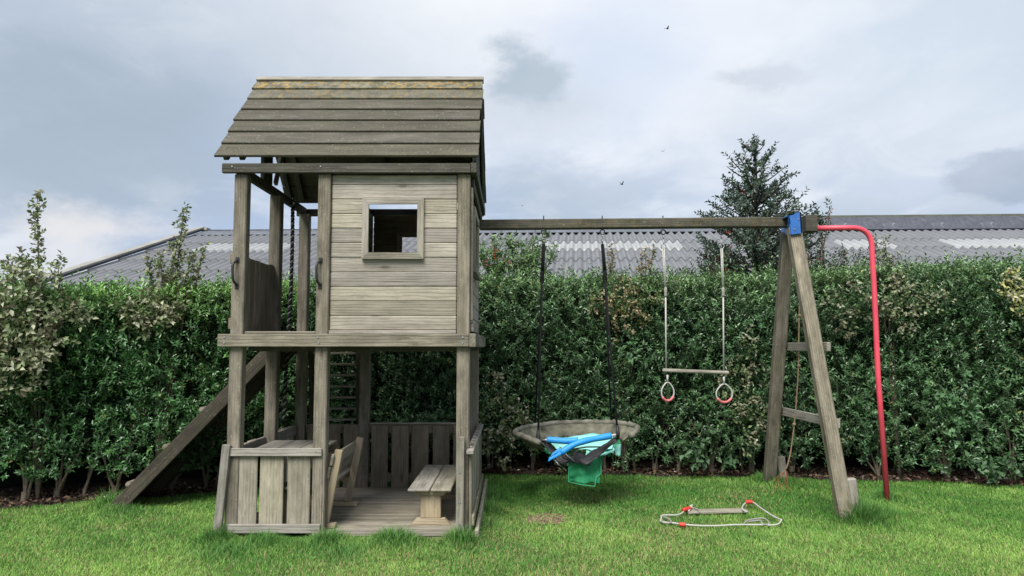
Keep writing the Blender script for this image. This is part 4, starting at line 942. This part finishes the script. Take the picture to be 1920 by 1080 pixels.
def skirt(u, v):
    g = g0 + .1 + (g1 - g0 - .2) * u; wv = .020 * (abs(math.sin(g * 11 + 1.5 * math.sin(g * 5))) ** .5 - .6) * min(1, v * 2) + .006 * math.sin(g * 61) * v
    return rimp(g, RR - .02 - .13 * v + wv, -.01 - .115 * v ** .8 + wv * .5)
grid('skirt', skirt, 220, 6, plain('stained_shaded_olive_fabric', (.115, .112, .08), .9, var=.8, scale=7, bump=1, wear=.8, wearcol=(.04, .042, .022)), ns)  # olive stains, darkened further to paint in the shade of folds and bowl
def patch(name, c, mat, sag=0, wr=.01, nu=22, nv=14, seed=0, th=.003):
    a, b, d_, e = [Vector(x) for x in c]                       # top-left, top-right, bottom-right, bottom-left
    r = random.Random(seed); ph = [r.uniform(0, 6) for _ in range(6)]
    def f(u, v):
        p = (a * (1 - u) + b * u) * (1 - v) + (e * (1 - u) + d_ * u) * v; s = math.sin(math.pi * u) * math.sin(math.pi * v)
        w = wr * (math.sin(u * 11 + ph[0] + v * 3) + .6 * math.sin(v * 13 + ph[1] + u * 5) + .5 * math.sin(u * 23 - v * 9 + ph[2]))
        return p + Vector((w * .4, w, w * .7 - sag * s))
    return grid(name, f, nu, nv, mat, ns, th)
patch('seat_mat', [P(1022, 822, 7.62), P(1150, 812, 7.70), P(1148, 842, 7.05), P(1048, 846, 7.0)], M_TURQ, .05, .010, 26, 16, 1)
patch('seat_mat', [P(1100, 838, 7.1), P(1158, 832, 7.25), P(1150, 850, 6.98), P(1098, 856, 6.95)], M_TURQ, .02, .010, 14, 10, 4)
patch('seat_mat', [P(1150, 836, 7.0), P(1164, 832, 7.05), P(1163, 856, 7.02), P(1155, 853, 7.0)], M_TURQ, 0, .006, 6, 6, 3)
patch('torn_net', [P(1013, 828, 6.93), P(1036, 836, 6.95), P(1082, 862, 6.88), P(1052, 874, 6.86)], M_NETK, .03, .008, 14, 8, 2)
patch('torn_net', [P(1082, 862, 6.9), P(1152, 822, 6.96), P(1160, 826, 6.92), P(1100, 873, 6.85)], M_NETK, .02, .008, 14, 8, 5)
patch('torn_net', [P(1075, 845, 7.0), P(1112, 858, 7.0), P(1106, 873, 6.9), P(1072, 866, 6.9)], M_NETK, .01, .008, 10, 8, 6)
tube('strap', [P(1070, 843, 6.98), P(1100, 838, 6.97), P(1128, 838, 6.97), P(1142, 832, 6.95)], .008, M_NETK, ns, 6)
for a, b in (((1050, 838), (1078, 866)), ((1040, 862), (1054, 874))): tube('fibreglass_rod', [P(*a, 6.9), P((a[0] + b[0]) / 2, (a[1] + b[1]) / 2 + 3, 6.88), P(*b, 6.87)], .006, M_STEEL, ns, 6)
tube('fibreglass_rod', [P(1016, 825, 6.93), P(1032, 825, 6.92)], .010, M_STEEL, ns, 8); tube('fibreglass_rod', [P(1143, 818, 6.93), P(1158, 814, 6.96)], .011, M_ROPEW, ns, 8)
tube('foam_sleeve', smooth_line([P(1026, 824, 6.90), P(1045, 826, 6.88), P(1066, 827, 6.87), P(1084, 825, 6.87)], 4), .028, M_FOAM, ns, 12)
fp = smooth_line([P(1146, 817, 6.86), P(1120, 822, 6.83), P(1095, 827, 6.80), P(1072, 836, 6.78), P(1052, 849, 6.77)], 4)
tube('foam_sleeve', fp, [.028 + .002 * math.sin(i) for i in range(len(fp))], M_FOAM, ns, 12)
patch('foam_flap', [P(1049, 840, 6.77), P(1056, 850, 6.76), P(1027, 866, 6.75), P(1031, 855, 6.76)], M_FOAM, 0, .003, 6, 6, 8, .012)
patch('green_net', [P(1068, 868, 6.93), P(1126, 858, 7.0), P(1125, 908, 6.97), P(1066, 903, 6.93)], M_GREEN, 0, .008, 18, 16, 9, .002)
patch('green_net', [P(1105, 856, 7.0), P(1132, 845, 7.05), P(1127, 888, 7.0), P(1112, 905, 6.97)], M_GREEN, 0, .008, 10, 12, 10, .002)
patch('green_net', [P(1134, 848, 7.1), P(1160, 826, 7.2), P(1166, 830, 7.2), P(1142, 856, 7.05)], M_GREEN, 0, .008, 10, 8, 11, .002)
patch('green_net', [P(1018, 838, 7.1), P(1030, 842, 7.1), P(1038, 854, 7.05), P(1024, 850, 7.1)], M_GREEN, 0, .006, 6, 6, 12, .002)
tube('net_hem', [P(1067, 870, 6.92), P(1065, 903, 6.92), P(1090, 909, 6.93), P(1115, 912, 6.95), P(1118, 896, 6.96), P(1127, 888, 6.97), P(1127, 862, 6.99)], .005, M_GREENE, ns, 5)
# ropes of the nest swing
for eye, (nu, nv), (fu, fv), un, uf in ((E1, (1009, 820), (1003, 797), 1, 0), (E2, (1158, 812), (1146, 795), 1, 0)):
    near = P(nu, nv, 6.96); far = P(fu, fv, 7.85)
    lr = eye - Vector((0, 0, .10))
    for k in range(3): link_ring((lr.x, lr.y, eye.z - .02 - k * .035), .014, .005, M_STEEL if k < 2 else M_BLACK, ns, 'chain_link', 'y' if k % 2 else 'x')
    kn = eye + (((near + far) / 2) - eye) * .22
    tube('rope', [lr + Vector((.006, 0, 0)), kn + Vector((.01, 0, 0))], .011, M_ROPEK, ns, 8); tube('rope', [lr - Vector((.010, 0, 0)), kn - Vector((.008, 0, 0))], .009, M_ROPEK, ns, 8)
    tube('rope_knot', [kn + Vector((0, 0, .06)), kn + Vector((0, 0, .03)), kn, kn - Vector((0, 0, .04)), kn - Vector((0, 0, .07))], [.014, .021, .018, .022, .012], M_ROPEK, ns, 8)
    for e in (near, far): tube('rope', [kn, kn.lerp(e, .5) + Vector((0, 0, -.004)), e], .0095, M_ROPEK, ns, 8)
    tube('rope_binding', [near + Vector((0, 0, .07)), near + Vector((0, -.01, 0)), near - Vector((0, 0, .045))], [.012, .021, .018], M_NETK, ns, 8)
    tube('rope_binding', [far + Vector((0, 0, .06)), far - Vector((0, 0, .03))], [.014, .02], M_NETK, ns, 8)

# ------------------------------------------------------------------ trapeze with rings
tr = thing('trapeze', (2.0, 7.38, 1.2), 'wooden trapeze bar on pale ropes with two red gripped rings', 'trapeze')
d = 7.38; bl = P(1242, 694, d); br = P(1367, 699, d)
tube('bar', [bl, bl.lerp(br, .5), br], .018, W_GREY, tr, 12) if False else beam('bar', bl, br, .036, .036, W_GREY, tr, bev=.012)
for eye, bu, bv, ru in ((E3, 1249, 694, 1252), (E4, 1357, 698, 1358)):
    bt_ = P(bu, bv, d); link_ring((eye.x, d, eye.z - .03), .016, .005, M_STEEL, tr, 'chain_link', 'x')
    r2 = P(bu - 2, 462, d); link_ring((eye.x, d, r2.z), .024, .005, M_STEEL, tr, 'shackle')
    tube('rope', [Vector((eye.x, d, eye.z - .05)), Vector((eye.x, d, r2.z + .02))], .006, M_ROPEW, tr, 6)
    for off in (-.008, .008): tube('rope', [Vector((eye.x + off, d, r2.z - .02)), P(bu - 1, 545, d) + Vector((off * .6, 0, 0))], .0055, M_ROPEW, tr, 6)
    kn = P(bu - 1, 548, d); tube('rope_knot', [kn + Vector((0, 0, s)) for s in (.05, .03, 0, -.03, -.05)], [.010, .018, .014, .018, .01], M_ROPEG, tr, 8)
    tube('rope', [kn, bt_ + Vector((0, 0, .02))], .0080, M_ROPEW, tr, 8)
    ringc = P(ru, 736 if ru < 1300 else 739, d); top = Vector((ringc.x, d, ringc.z + .105)); lo = bt_ - Vector((0, 0, .018))
    tube('rope', [lo, Vector((ringc.x, d, (lo.z + top.z) / 2 + .02))], .007, M_NETK, tr, 6); tube('rope', [Vector((ringc.x, d, (lo.z + top.z) / 2 + .02)), top], .010, M_ROPEW, tr, 6)
    sq = .066 if ru < 1300 else .085; loop = []
    for i in range(25):
        g = math.pi / 2 + 2 * math.pi * i / 24; loop.append(Vector((ringc.x + sq * math.cos(g) * (1 if math.sin(g) < .3 else 1 - .35 * (math.sin(g) - .3)), d + .02 * math.cos(g), ringc.z + .10 * math.sin(g) * (1 if math.sin(g) > 0 else .8))))
    rg = tube('ring', loop, .0075, M_ROPEW, tr, 8)
    tube('grip', loop[8:17], .0125, M_PINK, rg, 10)

# ------------------------------------------------------------------ fallen swing seat on the lawn
fs_ = thing('fallen_swing', G(1345, 960), 'loose wooden swing seat with pale rope and red clips lying on lawn', 'swing')
zg = .03
s0, s1 = G(1287, 960, zg), G(1399, 957, zg); beam('seat', s0, s1, .12, .022, W_GREY, fs_, bev=.006)
pl = [G(u, v, .045) for u, v in ((1291, 959), (1298, 952), (1287, 955), (1272, 965), (1243, 966), (1240, 972), (1240, 978), (1265, 981), (1300, 985), (1340, 986), (1380, 984), (1420, 984), (1455, 984), (1466, 975))]
pl[1].z = .07
pts = smooth_line(pl, 5); tube('rope', pts, .007, M_ROPEW, fs_, 7)
pts = smooth_line([G(u, v, .05) for u, v in ((1466, 975), (1450, 968), (1430, 955), (1412, 942), (1402, 941), (1393, 948), (1392, 955), (1400, 960))], 5); tube('rope', pts, .007, M_ROPEW, fs_, 7)
tube('rope', smooth_line([G(u, v, .05) for u, v in ((1243, 968), (1255, 974), (1258, 980), (1243, 980), (1241, 974))], 5), .007, M_ROPEG, fs_, 6)
tube('rope', smooth_line([G(u, v, .05) for u, v in ((1395, 981), (1405, 975), (1432, 972), (1442, 982), (1430, 983), (1425, 976), (1405, 978))], 5), .007, M_ROPEG, fs_, 6)
tube('rope', smooth_line([G(u, v, .05) for u, v in ((1288, 953), (1304, 953), (1312, 960), (1300, 962))], 5), .007, M_ROPEG, fs_, 6)
for (a, b) in (((1281, 956), (1293, 953)), ((1273, 983), (1285, 984)), ((1398, 941), (1410, 941))):
    p0, p1 = G(*a, .06), G(*b, .06); n = 9; tube('clip', [p0.lerp(p1, i / n) for i in range(n + 1)], [.019 if i % 2 else .015 for i in range(n + 1)], M_REDP, fs_, 10)

# ------------------------------------------------------------------ birds
def bird(u, v, d, span, yaw, lift, label):
    c = P(u, v, d); t = thing('bird', c, label, 'bird', 'small birds in flight'); R = Matrix.Translation(c) @ Matrix.Rotation(yaw, 4, 'Z')
    s = span
    vs, fs = tube_data([(-.32 * s, 0, 0), (-.2 * s, 0, 0), (-.02 * s, 0, 0), (.14 * s, 0, .01 * s), (.22 * s, 0, .02 * s), (.28 * s, 0, .015 * s)], [.02 * s, .035 * s, .07 * s, .06 * s, .045 * s, .008 * s], 8)
    mobj('body', vs, fs, M_BIRD, t, R, True)
    for sg in (1, -1):
        a = [(.10, .04), (.13, .25), (.02, .5), (-.04, .5), (-.08, .25), (-.10, .04)]
        V = [(x * s, sg * y * s, y * lift * s + dz * s) for dz in (0, .012) for x, y in a]; n = 6
        mobj('wing', V, [tuple(range(n)), tuple(range(2 * n - 1, n - 1, -1))] + [(i, i + n, (i + 1) % n + n, (i + 1) % n) for i in range(n)], M_BIRD, t, R)
    V = [(-.28 * s, .02 * s, 0), (-.45 * s, .06 * s, 0), (-.45 * s, -.06 * s, 0), (-.28 * s, -.02 * s, 0)]; V += [(x, y, .01 * s) for x, y, _ in V]
    mobj('tail', V, [(0, 1, 2, 3), (7, 6, 5, 4), (0, 4, 5, 1), (1, 5, 6, 2), (2, 6, 7, 3), (3, 7, 4, 0)], M_BIRD, t, R)
bird(1251, 54, 24, .24, .2, .5, 'brown bird highest in the sky, above the swing beam')
bird(1243, 284, 34, .20, 1.2, .6, 'tiny dark bird left of the holly tree top')
bird(1166, 346, 28, .24, .5, 1.0, 'bird with raised wings low over the swing beam')
bird(979, 386, 40, .18, .8, .4, 'faint tiny bird just right of the tower roof')
print('objects', len(bpy.data.objects), 'tris', sum(len(o.data.loops) - 2 * len(o.data.polygons) for o in bpy.data.objects if o.type == 'MESH'))
